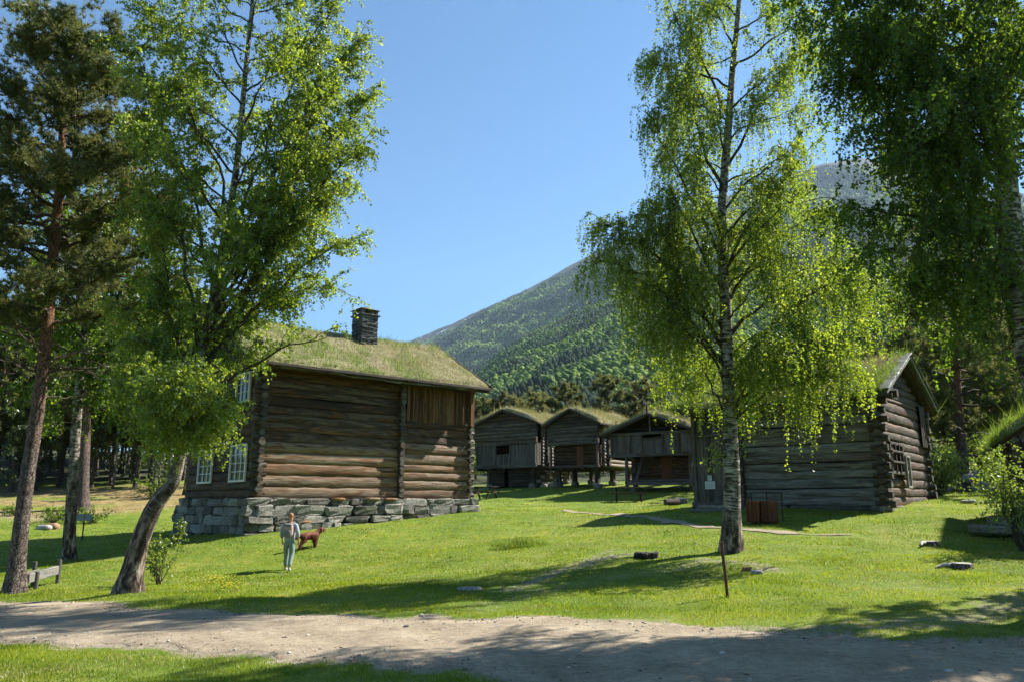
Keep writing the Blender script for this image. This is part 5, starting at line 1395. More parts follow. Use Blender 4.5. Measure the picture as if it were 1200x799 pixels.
# fill the shoot by the birch trunk
rngS = np.random.default_rng(8); br = MB(); twm = MB(); lf = MB()
for tgt in ((-.35, -.1, .15), (-.45, 0, -.05), (-.25, -.2, .3), (-.3, .1, -.2), (-.15, -.15, .1)):
    P = limb((.12, .12, .02), tgt, rngS, .1, 7, .05); br.tube(P, np.linspace(.008, .003, 7), 4, caps=False)
    hang_twigs(twm, lf, P[2:], nrm(rngS.normal(0, 1, (5, 3)) + [-.5, 0, 0]), np.full(5, .28), rngS, .06, 30, .5, 0, .2)
br.build('stems', M['twig_bark'], sh); c = lf.build('foliage', M['bush_leaf'], sh, smooth=False); twm.build('twigs', M['twig_bark'], c)

# ---- pines
def tufts(mb, P, D, ln, rng, rnd, per=16, wd=.0035, mat=0):
    n = len(P)
    if n == 0: return
    k_ = per
    d = nrm(D[:, None] * .8 + rng.normal(0, .62, (n, k_, 3)))
    tip = P[:, None] + d * (ln * rng.uniform(.7, 1.2, (n, k_)))[..., None]
    s_ = nrm(np.cross(d, rng.normal(0, 1, (n, k_, 3)))) * wd
    b = P[:, None] + d * .01
    V = np.stack([b - s_, b + s_, tip], 2).reshape(-1, 3)
    mb.add(V, tris=np.arange(len(V)).reshape(-1, 3), rnd=np.repeat(np.clip(np.repeat(rnd, k_) + rng.normal(0, .12, n * k_), 0, 1), 3), mat=mat)

def pine(name, base, label, trunk, radii, seed, n, t0, lens, needle=.085, wd=.0045, per=14, elev=.15, droop=-.05, bare=0, mats=('needle',), group=None, sub_step=.28, tuft_step=.09, cat='pine tree', sparse=1.0):
    rng = np.random.default_rng(seed); base = np.asarray(base, float)
    root = empty(name, base, 0, label, cat, group)
    T = catmull(np.asarray(trunk, float), 50) - base; H = np.linspace(0, 1, 50)
    R = np.interp(H, np.linspace(0, 1, len(radii)), radii); T[0, 2] -= .12
    f0 = rng.uniform(0, 6.28)
    def flare(i, th): return 1 + np.exp(-i / 2.0)[:, None] * (.35 + .2 * np.sin(4 * th + f0)[None])
    mb = MB(); mb.tube(T, R, 16, rnd=H, flare=flare, bump=.02, rng=rng); mb.build('trunk', M['pine_bark'], root)
    br = MB(); lf = MB(); az = rng.uniform(0, 6)
    for i in range(n + bare):
        dead = i >= n
        t = t0 + (.985 - t0) * ((i + rng.uniform(-.4, .4)) / n) if not dead else rng.uniform(t0 * .72, t0 * 1.15)
        t = min(max(t, .05), .985); az += 2.4 + rng.normal(0, .4)
        o = np.array([np.interp(t, H, T[:, k]) for k in range(3)])
        ln = np.interp((t - t0) / (.985 - t0), np.linspace(0, 1, len(lens)), lens) * rng.uniform(.7, 1.2)
        if dead: ln = lens[0] * rng.uniform(.35, .9)
        e = elev + .45 * max(0, t - .6) + rng.normal(0, .12)
        tgt = o + ln * np.array([math.cos(az) * math.cos(e), math.sin(az) * math.cos(e), math.sin(e)])
        P = limb(o, tgt, rng, droop - (.06 if dead else 0), 12, .09)
        r0 = min(np.interp(t, H, R) * .5, .014 + ln * .014)
        br.tube(P, r0 * (1 - np.linspace(0, 1, 12) * .8), 5, caps=False)
        S = nrm(np.gradient(P, axis=0))
        ns = max(2, int(ln / sub_step * sparse * (1 if not dead else .5)))
        for j in range(ns):
            q = rng.uniform(.25, .99) * 11; ii = int(q); f = q - ii
            p = P[ii] * (1 - f) + P[min(ii + 1, 11)] * f
            sd = nrm(S[ii] * .8 + rng.normal(0, .7, 3) * [1, 1, .35] + [0, 0, .25 if not dead else -.1])
            sl = rng.uniform(.3, .9) * min(1, .4 + ln * .25)
            Q = limb(p, p + sd * sl, rng, -.06, 6, .08)
            br.tube(Q, np.linspace(max(.006, r0 * .3), .004, 6), 3, caps=False)
            if dead: continue
            m = max(4, int(sl / tuft_step))
            qq = np.linspace(.3, .999, m) * 5; k2 = np.minimum(qq.astype(int), 4); ff = (qq - k2)[:, None]
            O = Q[k2] * (1 - ff) + Q[k2 + 1] * ff + rng.normal(0, .05, (m, 3))
            D = nrm(sd + np.array([0, 0, .7]) + rng.normal(0, .5, (m, 3)))
            tufts(lf, O, D, needle, rng, np.clip(rng.normal(.45, .2, m), 0, 1), per, wd)
            # side sprigs
            O2 = O + rng.normal(0, .11, O.shape); tufts(lf, O2, nrm(D + rng.normal(0, .5, D.shape)), needle, rng, np.clip(rng.normal(.5, .2, m), 0, 1), per, wd)
    br.build('branches', M['twig_bark'], root)
    lf.build('crown', M[mats[0]], root, smooth=False)
    return root
p0 = hitg(17, 694); YP = p0[1]
pine('pine_tree', p0, 'tall leaning pine with rugged reddish trunk at the left edge by the path', [p0, A(22, 640, YP), A(32, 560, YP), A(44, 480, YP), A(54, 400, YP), A(62, 300, YP), A(70, 220, YP), A(74, 140, YP), A(80, 80, YP), A(84, 40, YP)],
     [.21, .18, .165, .155, .145, .13, .11, .085, .055, .02], 61, 80, .46, [2.3, 2.8, 2.9, 2.7, 2.3, 1.7, .9], needle=.16, wd=.012, per=18, bare=12, sub_step=.16, tuft_step=.075)
p1_ = hitg(96, 597)
pine('pine_tree', p1_, 'pine with short red-brown trunk on the dry slope behind the slim white birch', [p1_, A(97, 560, p1_[1]), A(100, 480, p1_[1]), A(103, 400, p1_[1]), A(106, 300, p1_[1]), A(108, 230, p1_[1])], [.36, .32, .28, .22, .14, .03], 62, 44, .42, [2.5, 3.2, 3.0, 2.2, 1.0], needle=.22, wd=.02, per=14, bare=8, tuft_step=.12, sub_step=.2)
p2_ = hitg(1131, 575)
pine('pine_tree', p2_, 'dark pine with bare straight trunk to the right of the low building', [p2_, A(1127, 530, p2_[1]), A(1122, 470, p2_[1]), A(1118, 400, p2_[1]), A(1115, 300, p2_[1]), A(1112, 200, p2_[1])], [.3, .25, .22, .19, .12, .03], 63, 60, .26, [3.6, 4.0, 3.4, 2.6, 1.2], needle=.22, wd=.02, per=14, bare=8, tuft_step=.12, sub_step=.2)

# prototypes for more distant trees, built at origin then copied
def far_pine(seed, h, lens, t0, label, group, mats, lean=0.0, needle=.38, n=40, wd=.05, per=11, rr=.15, sparse=1.0):
    tr = [(0, 0, 0), (lean * .3, 0, h * .3), (lean * .6, .1, h * .6), (lean, 0, h)]
    return pine('pine_tree', (0, 0, 0), label, tr, [rr, rr * .8, rr * .55, .03], seed, n, t0, lens, needle=needle, wd=wd, per=per, mats=mats, group=group, sub_step=.42, tuft_step=.2, bare=6, sparse=sparse)
def place(protos, spots, rng, used, labels=None):
    for i, (x, y, s_) in enumerate(spots):
        k_ = i % len(protos)
        loc = gp(x, y)
        if not used[k_]:
            protos[k_].location = loc; protos[k_].scale = (s_,) * 3; protos[k_].rotation_euler = (0, 0, rng.uniform(0, 6.28)); used[k_] = True
            if labels: protos[k_]['label'] = labels[i]
        else: copy_thing(protos[k_], loc, rng.uniform(0, 6.28), s_, labels[i] if labels else None)
# shaded wood behind the lawn at the left
rng = np.random.default_rng(77)
lab = 'slender pine of the shaded wood on the slope at the far left'
G = 'pines of the wood at the left'
pr = [far_pine(201, 15, [1.6, 2.4, 2.6, 2.0, 1.0], .30, lab, G, ('needle',)), far_pine(202, 13, [1.8, 2.3, 2.2, 1.6, .8], .22, lab, G, ('needle',), .5), far_pine(203, 16, [1.4, 2.2, 2.4, 2.0, 1.0], .36, lab, G, ('needle',), -.4)]
spots = []
for row, (y, n) in enumerate(((58, 13), (63, 15), (69, 16), (76, 18), (84, 20), (93, 22))):
    for i in range(n):
        u = -70 + 330 * (i + rng.uniform(-.35, .35)) / n
        yy = y + rng.uniform(-2, 2) + (u < 30) * -4
        spots.append(((u - 600) / F * CP * yy, yy, rng.uniform(.8, 1.1)))
place(pr, spots, rng, [False] * 3)
# leafy young trees of the same wood edge
lab = 'bushy young birch at the edge of the wood on the left slope'
pb = [birch('birch_tree', (0, 0, 0), lab, [(0, 0, 0), (.1, 0, 2), (0, .1, 4.5), (.1, 0, 7)], .1, .02, 210 + i, [], auto=dict(n=20, t0=.15, t1=.97, len=[1.4, 1.8, 1.6, 1.0, .5], elev=.5), leaf=.2, twig_len=(.4, .8), per_m=9, grav=.6, sub_step=.4, tw_per=4, mat='birch_leaf_shaded', group='young birches at the wood edge') for i in range(2)]
spots = [((u - 600) / F * CP * y, y, s_) for (u, y, s_) in ((-20, 50, 1.0), (40, 56, .9), (130, 55, .8), (185, 52, .75), (215, 50, 1.0), (240, 56, 1.2), (160, 60, 1.1))]
place(pb, spots, rng, [False] * 2)
# rounded pines just behind the storehouses, each told apart
specs = [(566, 470, 92, 'needle', 'small dark green round pine, first of the row above the left storehouse'), (598, 462, 90, 'needle_brown', 'low brownish pine above the roof of the left storehouse'),
         (628, 460, 96, 'needle_brown', 'squat brown-green pine between the two left storehouse roofs'), (663, 453, 88, 'needle', 'flat topped green pine behind the middle storehouse roof'),
         (712, 440, 92, 'needle', 'tall green pine standing between the middle and right storehouses'), (752, 447, 84, 'needle_brown', 'rusty brown round pine directly behind the right storehouse gable')]
for i, (u, v, Y_, m_, lb) in enumerate(specs):
    top = at(u, v, Y_); g_ = gp(top[0], Y_); h = top[2] - g_[2]
    tr = [g_, (g_[0], g_[1], g_[2] + h * .5), tuple(top)]
    wide = h * (.32 if i != 4 else .28)
    pine('pine_tree', g_, lb, tr, [.22, .16, .04], 300 + i, 34, .25, [wide * .8, wide, wide * .95, wide * .75, wide * .35], needle=.36, wd=.045, per=12, mats=(m_,), sub_step=.26, tuft_step=.2, elev=.25)
# lower scrub hiding their feet
lab = 'green bushy tree in the thicket behind the storehouses'
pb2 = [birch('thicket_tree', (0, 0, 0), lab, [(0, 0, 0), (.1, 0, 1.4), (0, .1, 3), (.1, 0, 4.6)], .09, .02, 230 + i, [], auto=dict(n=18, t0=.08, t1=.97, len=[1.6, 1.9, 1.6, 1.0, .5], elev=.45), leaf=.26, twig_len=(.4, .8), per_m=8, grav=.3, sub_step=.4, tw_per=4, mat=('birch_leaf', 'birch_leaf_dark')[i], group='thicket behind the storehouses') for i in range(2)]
spots = []
for i in range(20):
    u = 545 + 320 * (i + rng.uniform(-.3, .3)) / 20; y = rng.uniform(66, 80); spots.append(((u - 600) / F * CP * y, y, rng.uniform(.7, 1.05)))
place(pb2, spots, rng, [False] * 2)
# sunlit birches beyond and beside the low building
for (u, v, Y_, wd_, lb, sd, mt) in [(800, 415, 52, .40, 'bright green birch rising behind the right storehouse', 401, 'birch_leaf'), (955, 385, 44, .33, 'sunlit yellow-green birch behind the turf roof of the low building', 402, 'birch_leaf'), (1025, 368, 46, .36, 'sunlit birch behind the gable end of the low building', 403, 'birch_leaf'), (900, 400, 50, .33, 'light green birch half hidden behind the weeping birch crown', 404, 'birch_leaf'), (985, 330, 58, .30, 'tall pale birch farthest behind the low building', 405, 'birch_leaf'), (1060, 250, 52, .3, 'dark leaved birch rising between the low building and the bare-trunked pine', 406, 'birch_leaf_dark'), (1170, 300, 46, .34, 'leafy birch behind the stone rubble at the right edge', 407, 'birch_leaf_dark')]:
    top = at(u, v, Y_); g_ = gp(top[0], Y_); h = top[2] - g_[2]; w_ = h * wd_
    birch('birch_tree', g_, lb, [g_, (g_[0] + .1, Y_, g_[2] + h * .4), (g_[0], Y_ + .1, g_[2] + h * .75), tuple(top)], .14, .02, sd, [], auto=dict(n=30, t0=.15, t1=.97, len=[w_ * .8, w_, w_, w_ * .7, w_ * .3], elev=.5), leaf=.17, twig_len=(.4, .9), per_m=11, grav=.6, sub_step=.38, tw_per=5, mat=mt)
# dark pines at the right
lab = 'dark pine of the dense wood behind the low building on the right'
G = 'pines of the wood at the right'
pr = [far_pine(221, 14, [2.2, 2.8, 2.6, 2.0, 1.0], .16, lab, G, ('needle',)), far_pine(222, 12, [2.4, 2.8, 2.4, 1.6, .8], .12, lab, G, ('needle',), .4)]
spots = []
for (y, n, s_) in ((52, 7, .8), (60, 8, .95), (72, 9, 1.1)):
    for i in range(n):
        u = 1045 + 290 * (i + rng.uniform(-.3, .3)) / n; yy = y + rng.uniform(-2, 2)
        spots.append(((u - 600) / F * CP * yy, yy, s_ * rng.uniform(.85, 1.1)))
place(pr, spots, rng, [False] * 2)
# bushes right of the low building
for (u, v, Y_, h, w_, lb, sd) in [(1103, 580, 35, 2.3, 1.2, 'bright green bush just right of the low building corner', 71), (1112, 575, 40, 2.6, 1.3, 'pale leafy bush behind the bare pine trunk', 72), (1152, 570, 38, 2.0, 1.5, 'spreading green bush above the stone rubble at the right', 73), (1178, 560, 36, 2.4, 1.3, 'tall green bush beside the turf covered hut', 74), (1160, 560, 44, 3.0, 1.8, 'dark edged bush behind the stone rubble', 75)]:
    g_ = gp((u - 600) / F * CP * Y_, Y_)
    shrub('bush', g_, lb, 'bush', h, w_, sd, 26, .11, 15, tw=(.25, .55))
# leafy young growth hanging low at the right edge, in front of the hut
shrub('young_birch', gp(*A(1192, 600, 19)[:2]), 'young leafy birch in front of the turf roofed hut at the right edge', 'young tree', 2.6, .8, 81, 12, .065, 24, tw=(.3, .6))
# fallen logs in the wood on the left

for (u, v, h, w_, lb, sd) in [(62, 612, .8, 1.2, 'low dark juniper scrub on the dry slope left of the slim birch', 91), (108, 612, .8, 1.3, 'low dark scrub on the dry slope right of the slim birch', 92), (178, 583, 1.3, 1.2, 'loose bush at the top of the dry slope near the big house', 93), (20, 603, .6, .9, 'small dark scrub on the dry slope at the left edge', 94)]:
    shrub('scrub', hitg(u, v), lb, 'shrub', h, w_, sd, 26, .10, 20, mat='birch_leaf_dark', tw=(.25, .5))
# ------------------------------------------------------------------ small things
rng = np.random.default_rng(900)
# iron post
b = hitg(853, 700); o = empty('marker_post', b, 0, 'thin rusty iron post leaning slightly in the grass before the weeping birch', 'post')
mb = MB(); tp = np.array([-.06, 0, .93]); mb.tube([(0, 0, -.1), tp * .5, tp], .028, 10, bump=.03, rng=rng); mb.build('rod', M['iron'], o)
mb = MB(); mb.tube([tp - [0, 0, .004], tp + [0, 0, .02]], .034, 10); mb.build('cap', M['iron'], o)
# picnic tables
def picnic(loc, rz, L, label):
    o = empty('picnic_table', loc, rz, label, 'picnic table')
    mb = MB()
    for i in range(5): mb.box((0, -.30 + i * .15, .74), (L, .14, .04), ch=.006, rnd=rng.random(), rng=rng)
    mb.build('table_top', M['table_wood'], o, smooth=False)
    for s_ in (-1, 1):
        mb = MB()
        for i in range(2): mb.box((0, s_ * (.66 + i * .14), .44), (L, .13, .04), ch=.006, rnd=rng.random(), rng=rng)
        mb.build('bench', M['table_wood'], o, smooth=False)
    for e in (-1, 1):
        x = e * (L / 2 - .28)
        for s_ in (-1, 1):
            mb = MB(); mb.beam((x, s_ * .62, -.03), (x, s_ * .22, .72), .045, .11, up=(1, 0, 0), rnd=.4, rng=rng); mb.build('leg', M['table_wood'], o, smooth=False)
        mb = MB(); mb.beam((x + .05, -.82, .395), (x + .05, .82, .395), .04, .10, rnd=.3, rng=rng); mb.beam((x + .05, -.36, .69), (x + .05, .36, .69), .04, .08, rnd=.3, rng=rng)
        mb.build('cross_beam', M['table_wood'], o, smooth=False)
    return o
g_ = hitg(737, 587); picnic(g_, math.radians(-8), 1.9, 'dark picnic table in the shade before the right storehouse')
g_ = hitg(569, 584); picnic(g_ + np.array([-.15, 0, 0]), math.radians(-30), 1.8, 'small picnic table half hidden behind the big house corner')
# stumps
def stump(u, v, r, h, label, pale=True, roots=0, broken=False):
    g_ = hitg(u, v); o = empty('tree_stump', g_, rng.uniform(0, 6), label, 'stump')
    mb = MB(); f0 = rng.uniform(0, 6)
    def fl(i, th): return 1 + np.exp(-i / 1.2)[:, None] * (.3 + .22 * np.sin(5 * th + f0)[None]) + .05 * np.sin(7 * th + f0)[None]
    mb.tube([(0, 0, -.1), (0, 0, h * .3), (.01, 0, h * .7), (.01, 0, h)], r, 16, flare=fl, bump=.04, rng=rng, rnd=.1)
    mb.build('bark', M['pine_bark'] if not broken else M['logs_dark'], o)
    mb = MB(); mb.tube([(.01, 0, h - .01), (.01, 0, h + .015)], r * .93, 16, bump=.03, rng=rng, rnd=.7); mb.build('cut_face', M['silver_wood'] if pale else M['planks_grey'], o, smooth=False)
    for i in range(roots):
        a = rng.uniform(-2.2, -.6); mb = MB(); mb.tube([(math.cos(a) * r * .8, math.sin(a) * r * .8, h * .5), (math.cos(a) * r * 1.6, math.sin(a) * r * 1.6, .05), (math.cos(a + .2) * r * 2.6, math.sin(a + .2) * r * 2.6, .0)], [.05, .045, .02], 7, rnd=.8, rng=rng); mb.build('root', M['silver_wood'], o)
    if broken:
        for i in range(7):
            a = rng.uniform(0, 6.28); mb = MB(); mb.stone((math.cos(a) * r * 1.2, math.sin(a) * r * 1.1, .04), (rng.uniform(.2, .4), .2, .14), rng, rough=.08, rnd=.3); mb.build('bark_chunk', M['logs_dark'], o)
    return o
stump(1090, 638, .20, .07, 'flat stump with a white exposed root, the farther of two on the right lawn', roots=1)
stump(1127, 665, .21, .08, 'low flat cut stump, the nearer of two on the right lawn', roots=1)
stump(757, 652, .22, .08, 'dark decayed stump with broken bark in the lawn left of the weeping birch', pale=False, broken=True)
g_ = hitg(788, 592); o = empty('cut_log', g_, .3, 'short thick cut log lying near the picnic table and porch', 'log')
mb = MB(); mb.tube([(-.55, 0, .22), (0, 0, .23), (.5, .02, .22)], .24, 14, bump=.03, rng=rng, rnd=.15); mb.build('bark', M['pine_bark'], o); o.scale = (.7,) * 3
mb = MB(); mb.tube([(.49, .02, .22), (.515, .02, .22)], .22, 14, rnd=.7); mb.build('cut_face', M['silver_wood'], o)
g_ = hitg(797, 590); tag(MB().build('x', []) if False else empty('flat_boulder', g_, 0), 'flat pale boulder beside the cut log', 'boulder')
mb = MB(); mb.stone((0, 0, .12), (.9, .6, .34), rng, rough=.06); mb.build('rock', M['stone'], bpy.data.objects['flat_boulder'])
# stones and tufts in the lawn
for (u, v, sz, m_, lb) in [(550, 691, (.5, .3, .09), 'stone', 'flat dark stone lying flush in the shaded lawn'), (888, 672, (.22, .2, .1), 'pale_stone', 'small pale stone at the foot of the weeping birch'), (875, 668, (.2, .18, .1), 'rust_stone', 'small reddish stone at the foot of the weeping birch'),
        (476, 737, (.10, .08, .07), 'stone', 'single dark pebble on the gravel path'), (1135, 590, (.5, .4, .2), 'pale_stone', 'pale stone in the grass by the bare pine trunk'),
        (52, 620, (.7, .4, .25), 'pale_stone', 'grey boulder on the dry slope left of the slim birch'), (62, 619, (.6, .4, .3), 'rust_stone', 'brownish boulder on the dry slope left of the slim birch'), (1108, 575, (.9, .7, .6), 'pale_stone', 'rounded boulder below the bush beside the low building')]:
    g_ = hitg(u, v); mb = MB(); mb.stone((0, 0, sz[2] * .25), sz, rng, rough=.05, pw=.6); oo = mb.build('stone', M[m_]); oo.location = [float(c) for c in g_]; tag(oo, lb, 'stone')
g_ = hitg(612, 640); mb = MB()
n = 1500; a = rng.uniform(0, 6.28, n); r_ = .75 * rng.random(n) ** .7
P = np.stack([np.cos(a) * r_ * 1.3, np.sin(a) * r_ * .7, np.zeros(n)], -1)
blades(mb, P, rng.uniform(.12, .34, n) * (1.1 - r_), np.full(n, .010), rng, .7)
oo = mb.build('grass_tuft', M['sod_green'], smooth=False); oo.location = [float(c) for c in g_]; tag(oo, 'dark green tall grass tuft in the middle of the lawn', 'grass tuft')
g_ = hitg(1172, 622); mb = MB(); n = 1200; a = rng.uniform(0, 6.28, n); r_ = .7 * rng.random(n) ** .6
blades(mb, np.stack([np.cos(a) * r_ * 1.3, np.sin(a) * r_ * .5, np.zeros(n)], -1), rng.uniform(.12, .3, n) * (1.1 - r_), np.full(n, .013), rng, .8)
oo = mb.build('grass_tuft', M['grass_blade'], smooth=False); oo.location = [float(c) for c in g_]; tag(oo, 'leafy green tuft at the edge of the hut shadow on the right', 'grass tuft')
# waste bins with rail
g_ = hitg(881, 614); g2 = hitg(909, 614)
for i, (u, lb) in enumerate(((886, 'left one of the two rust brown wooden bins before the log wall'), (903, 'right one of the two rust brown wooden bins before the log wall'))):
    g_ = hitg(u, 613); o = empty('wooden_bin', g_, ang2, lb, 'bin', 'wooden bins')
    mb = MB(); w_, h_ = (.42, .66) if i == 0 else (.36, .64)
    for s_ in range(5):
        x = -w_ / 2 + w_ * (s_ + .5) / 5
        for yy in (-.2, .2): mb.box((x, yy, .04 + h_ / 2), (w_ / 5 - .006, .025, h_), ch=.004, along=2, rnd=rng.random(), rng=rng)
        for xx in (-w_ / 2, w_ / 2): mb.box((xx, -.16 + .08 * s_, .04 + h_ / 2), (.025, .074, h_), ch=.004, along=2, rnd=rng.random(), rng=rng)
    mb.build('slat_body', M['rust_planks'], o, smooth=False)
    mb = MB(); mb.box((0, 0, .1), (w_ - .03, .38, .04)); mb.box((0, 0, h_ - .06), (w_ - .05, .36, .02)); mb.build('liner', M['dark_inside'], o, smooth=False)
gm = hitg(896, 612); o = empty('bin_frame', gm, ang2, 'black metal rail frame standing over the two wooden bins', 'frame')
mb = MB()
for x in (-.5, 0.02, .5):
    mb.tube([(x, .26, 0), (x, .26, .93)], .02, 8)
mb.tube([(-.52, .26, .93), (.52, .26, .93)], .018, 8); mb.build('rail', M['dark_metal'], o)
# small sign with two panels on the left
g_ = hitg(96, 633); o = empty('sign', g_, .15, 'small two-panel grey sign on a thin post near the slim birch', 'sign')
mb = MB(); mb.tube([(0, 0, -.05), (0, 0, 1.0)], .03, 8); mb.build('post', M['dark_metal'], o)
for x in (-.17, .17):
    mb = MB(); mb.box((x, -.05, .92), (.28, .03, .26), ch=.004); mb.build('panel', simple('grey_panel', (.26, .28, .29), .5) if x < 0 else bpy.data.materials['grey_panel'], o, smooth=False)
# timber fence piece by the tall pine
f0, f1 = hitg(38, 690), hitg(67, 683)
dv = f1 - f0; Lf = np.linalg.norm(dv[:2]); o = empty('trough', f0, math.atan2(dv[1], dv[0]), 'old grey wooden trough on short posts right of the tall pine', 'trough')
mb = MB(); mb.beam((-.3, 0, .28), (Lf - .05, .02, .36), .10, .22, rnd=.7, rng=rng); mb.build('side_board', M['pale_grey_wood'], o, smooth=False)
mb = MB(); mb.beam((-.5, .32, .30), (Lf - .35, .34, .34), .05, .14, rnd=.6, rng=rng); mb.build('back_board', M['planks_grey'], o, smooth=False)
for (x, y, h_) in ((.02, -.06, .42), (Lf, 0, .62), (Lf - .4, .42, .6)):
    mb = MB(); mb.tube([(x, y, -.1), (x, y, h_)], .055, 8, bump=.04, rng=rng, rnd=.5); mb.build('post', M['planks_grey'], o)
# rubble heap between the two left storehouses, wall of stones at right
def rubble(name, pts, n, size, label, mat='pale_stone', spread=.5, hh=.5):
    P = np.array([p for p in pts]); c = P.mean(0)
    o = empty(name, (c[0], c[1], float(gz(c[0], c[1]))), 0, label, 'rubble heap' if name == 'rubble_heap' else 'stone wall')
    for i in range(n):
        t = rng.random() * (len(P) - 1); k_ = int(t); q = P[k_] * (1 - (t - k_)) + P[k_ + 1] * (t - k_)
        x, y = q[0] + rng.normal(0, spread * .4), q[1] + rng.normal(0, spread * .4)
        s_ = size * rng.uniform(.5, 1.3); mb = MB()
        mb.stone((x - c[0], y - c[1], float(gz(x, y)) - float(gz(c[0], c[1])) + rng.random() ** 1.3 * hh), (s_, s_ * rng.uniform(.6, 1), s_ * rng.uniform(.35, .6)), rng, rough=.07, pw=.5, n=5)
        mb.build('stone', M[mat], o)
    return o
rubble('rubble_heap', [hitg(634, 571)[:2] + [0, 3.5], hitg(650, 571)[:2] + [0, 3]], 34, .5, 'heap of pale rubble stones between the left and middle storehouses', hh=1.3, spread=1.0)
rubble('stone_wall', [at(1138, 563, 37)[:2], at(1165, 560, 36.5)[:2], at(1195, 560, 36)[:2]], 46, .62, 'low tumbled wall of pale stones below the bushes at the right', spread=.7, hh=.75)
rubble('stone_wall', [hitg(1172, 578)[:2], hitg(1196, 588)[:2]], 10, .7, 'dark stones beside the hut at the right edge', 'stone', spread=.5, hh=.5)
# turf roofed hut at the right edge
house = None
hb = np.array([13.9, 21.4]); zb_ = float(gz(*hb)); aH = math.radians(-28)
hut = empty('log_hut', (hb[0], hb[1], zb_), aH, 'log hut with bright green turf roof cut off by the right edge', 'hut'); house = hut
wH, dH, hH = 4.5, 4.0, 2.5
for (p_a, p_b) in (((0, 0), (wH, 0)), ((0, 0), (0, dH)), ((wH, 0), (wH, dH)), ((0, dH), (wH, dH))): bank(p_a, p_b, .25, hH, 'log_wall', M['logs_dark'], .26, ends=.2)
mb = MB()
for x in (0, 1.5, 3, 4.5):
    for y in (0, 4): mb.stone((x, y, .08), (.8, .6, .45), rng)
mb.build('footing_stone', M['stone'], hut)
mpH = lambda s_, y_, z_: np.stack([y_ + 0 * s_, s_ + 0 * z_, z_ + 0 * s_], -1)
sod_roof(hut, mpH, -.5, dH + .5, -.6, wH / 2, wH + .6, hH - .1, hH + 1.75, hH - .1, rng, th=.26, dens=420, bh=(.1, .3), mats=(2, 2), lumpy=.1)
mb = MB(); mb.box((-.7, -.55, .18), (1.3, .9, .2), ch=.03, jit=.02, rng=rng); mb.box((-.4, -.2, .36), (.9, .6, .2), ch=.03, jit=.02, rng=rng); mb.build('doorstep', M['stone'], hut, smooth=False)
g_ = hitg(1194, 626); mb = MB(); mb.beam((-.45, 0, .05), (.9, .1, .05), .12, .07, rng=rng, rnd=.8); oo = mb.build('plank', M['silver_wood'], smooth=False); oo.location = [float(c) for c in g_]; tag(oo, 'pale loose plank lying on the grass at the right edge', 'plank')
# log crib under the middle storehouse
# ------------------------------------------------------------------ walker, dog
def skin(name, V, E, R, mat, parent, sub=2, smooth=True):
    me = bpy.data.meshes.new(name); me.from_pydata([tuple(v) for v in V], E, [])
    o = bpy.data.objects.new(name, me); col.objects.link(o)
    md = o.modifiers.new('Skin', 'SKIN'); md.use_smooth_shade = True; md.branch_smoothing = .6
    if sub:
        sb = o.modifiers.new('Sub', 'SUBSURF'); sb.levels = sub; sb.render_levels = sub
    for i, d in enumerate(me.skin_vertices[0].data):
        r = R[i]; d.radius = (r, r) if not hasattr(r, '__len__') else r; d.use_root = (i == 0)
    bpy.context.view_layer.update()
    dg = bpy.context.evaluated_depsgraph_get()
    m2 = bpy.data.meshes.new_from_object(o.evaluated_get(dg)); m2.name = name
    bpy.data.objects.remove(o)
    m2.materials.clear(); m2.materials.append(mat)
    o2 = bpy.data.objects.new(name, m2); col.objects.link(o2)
    o2.parent = parent; KIDS.setdefault(parent.name, []).append(o2)
    for p in m2.polygons: p.use_smooth = smooth
    return o2
skinm = simple('skin', (.45, .24, .17), .5); shirt = simple('pale_blue_shirt', (.27, .32, .37), .8, 0, 40, .15, .2); trous = simple('grey_green_trousers', (.19, .235, .195), .85, 0, 40, .15, .2)
hairm = simple('short_sandy_hair', (.36, .17, .07), .6, 0, 60, .4, .4); shoe = simple('light_shoes', (.45, .43, .40), .6); packm = simple('pale_pink_backpack', (.42, .27, .25), .7, 0, 20, .25, .3); packd = simple('grey_pack_trim', (.16, .15, .16), .6)
gW = hitg(337, 669)
# faces away from the camera, slightly right; local +y forward
per = empty('person', gW, math.radians(2), 'person seen from behind in pale blue shirt and grey-green trousers walking up the lawn', 'person')
J = dict(pel=(0, 0, .93), wa=(0, .01, 1.07), ch=(0, .03, 1.27), nk=(0, .04, 1.44), hb=(0, .06, 1.55), ht=(0, .07, 1.66))
Vb = [(0, 0, .93), (0, .01, 1.08), (0, .03, 1.28), (0, .035, 1.41), (0, .045, 1.47), (0, .06, 1.55), (0, .065, 1.64), (0, .06, 1.70),
      (-.10, 0, .88), (-.10, .16, .50), (-.10, .10, .10), (-.10, .22, .035),       # left leg forward
      (.10, 0, .88), (.11, -.06, .50), (.11, -.30, .13), (.11, -.22, .03),         # right leg trailing
      (-.18, .03, 1.40), (-.25, .00, 1.13), (-.24, .14, .92), (-.235, .18, .86),
      (.18, .03, 1.40), (.26, -.06, 1.14), (.27, .04, .92), (.272, .07, .86)]
Eb = [(0, 1), (1, 2), (2, 3), (3, 4), (4, 5), (5, 6), (6, 7), (0, 8), (8, 9), (9, 10), (10, 11), (0, 12), (12, 13), (13, 14), (14, 15), (3, 16), (16, 17), (17, 18), (18, 19), (3, 20), (20, 21), (21, 22), (22, 23)]
Rb = [(.10, .07), (.10, .07), (.14, .10), (.10, .07), .048, (.068, .085), (.075, .09), .05, .068, .05, .034, .03, .068, .05, .034, .03, .05, .038, .028, .026, .05, .038, .028, .026]
body = skin('body', Vb, Eb, Rb, skinm, per)
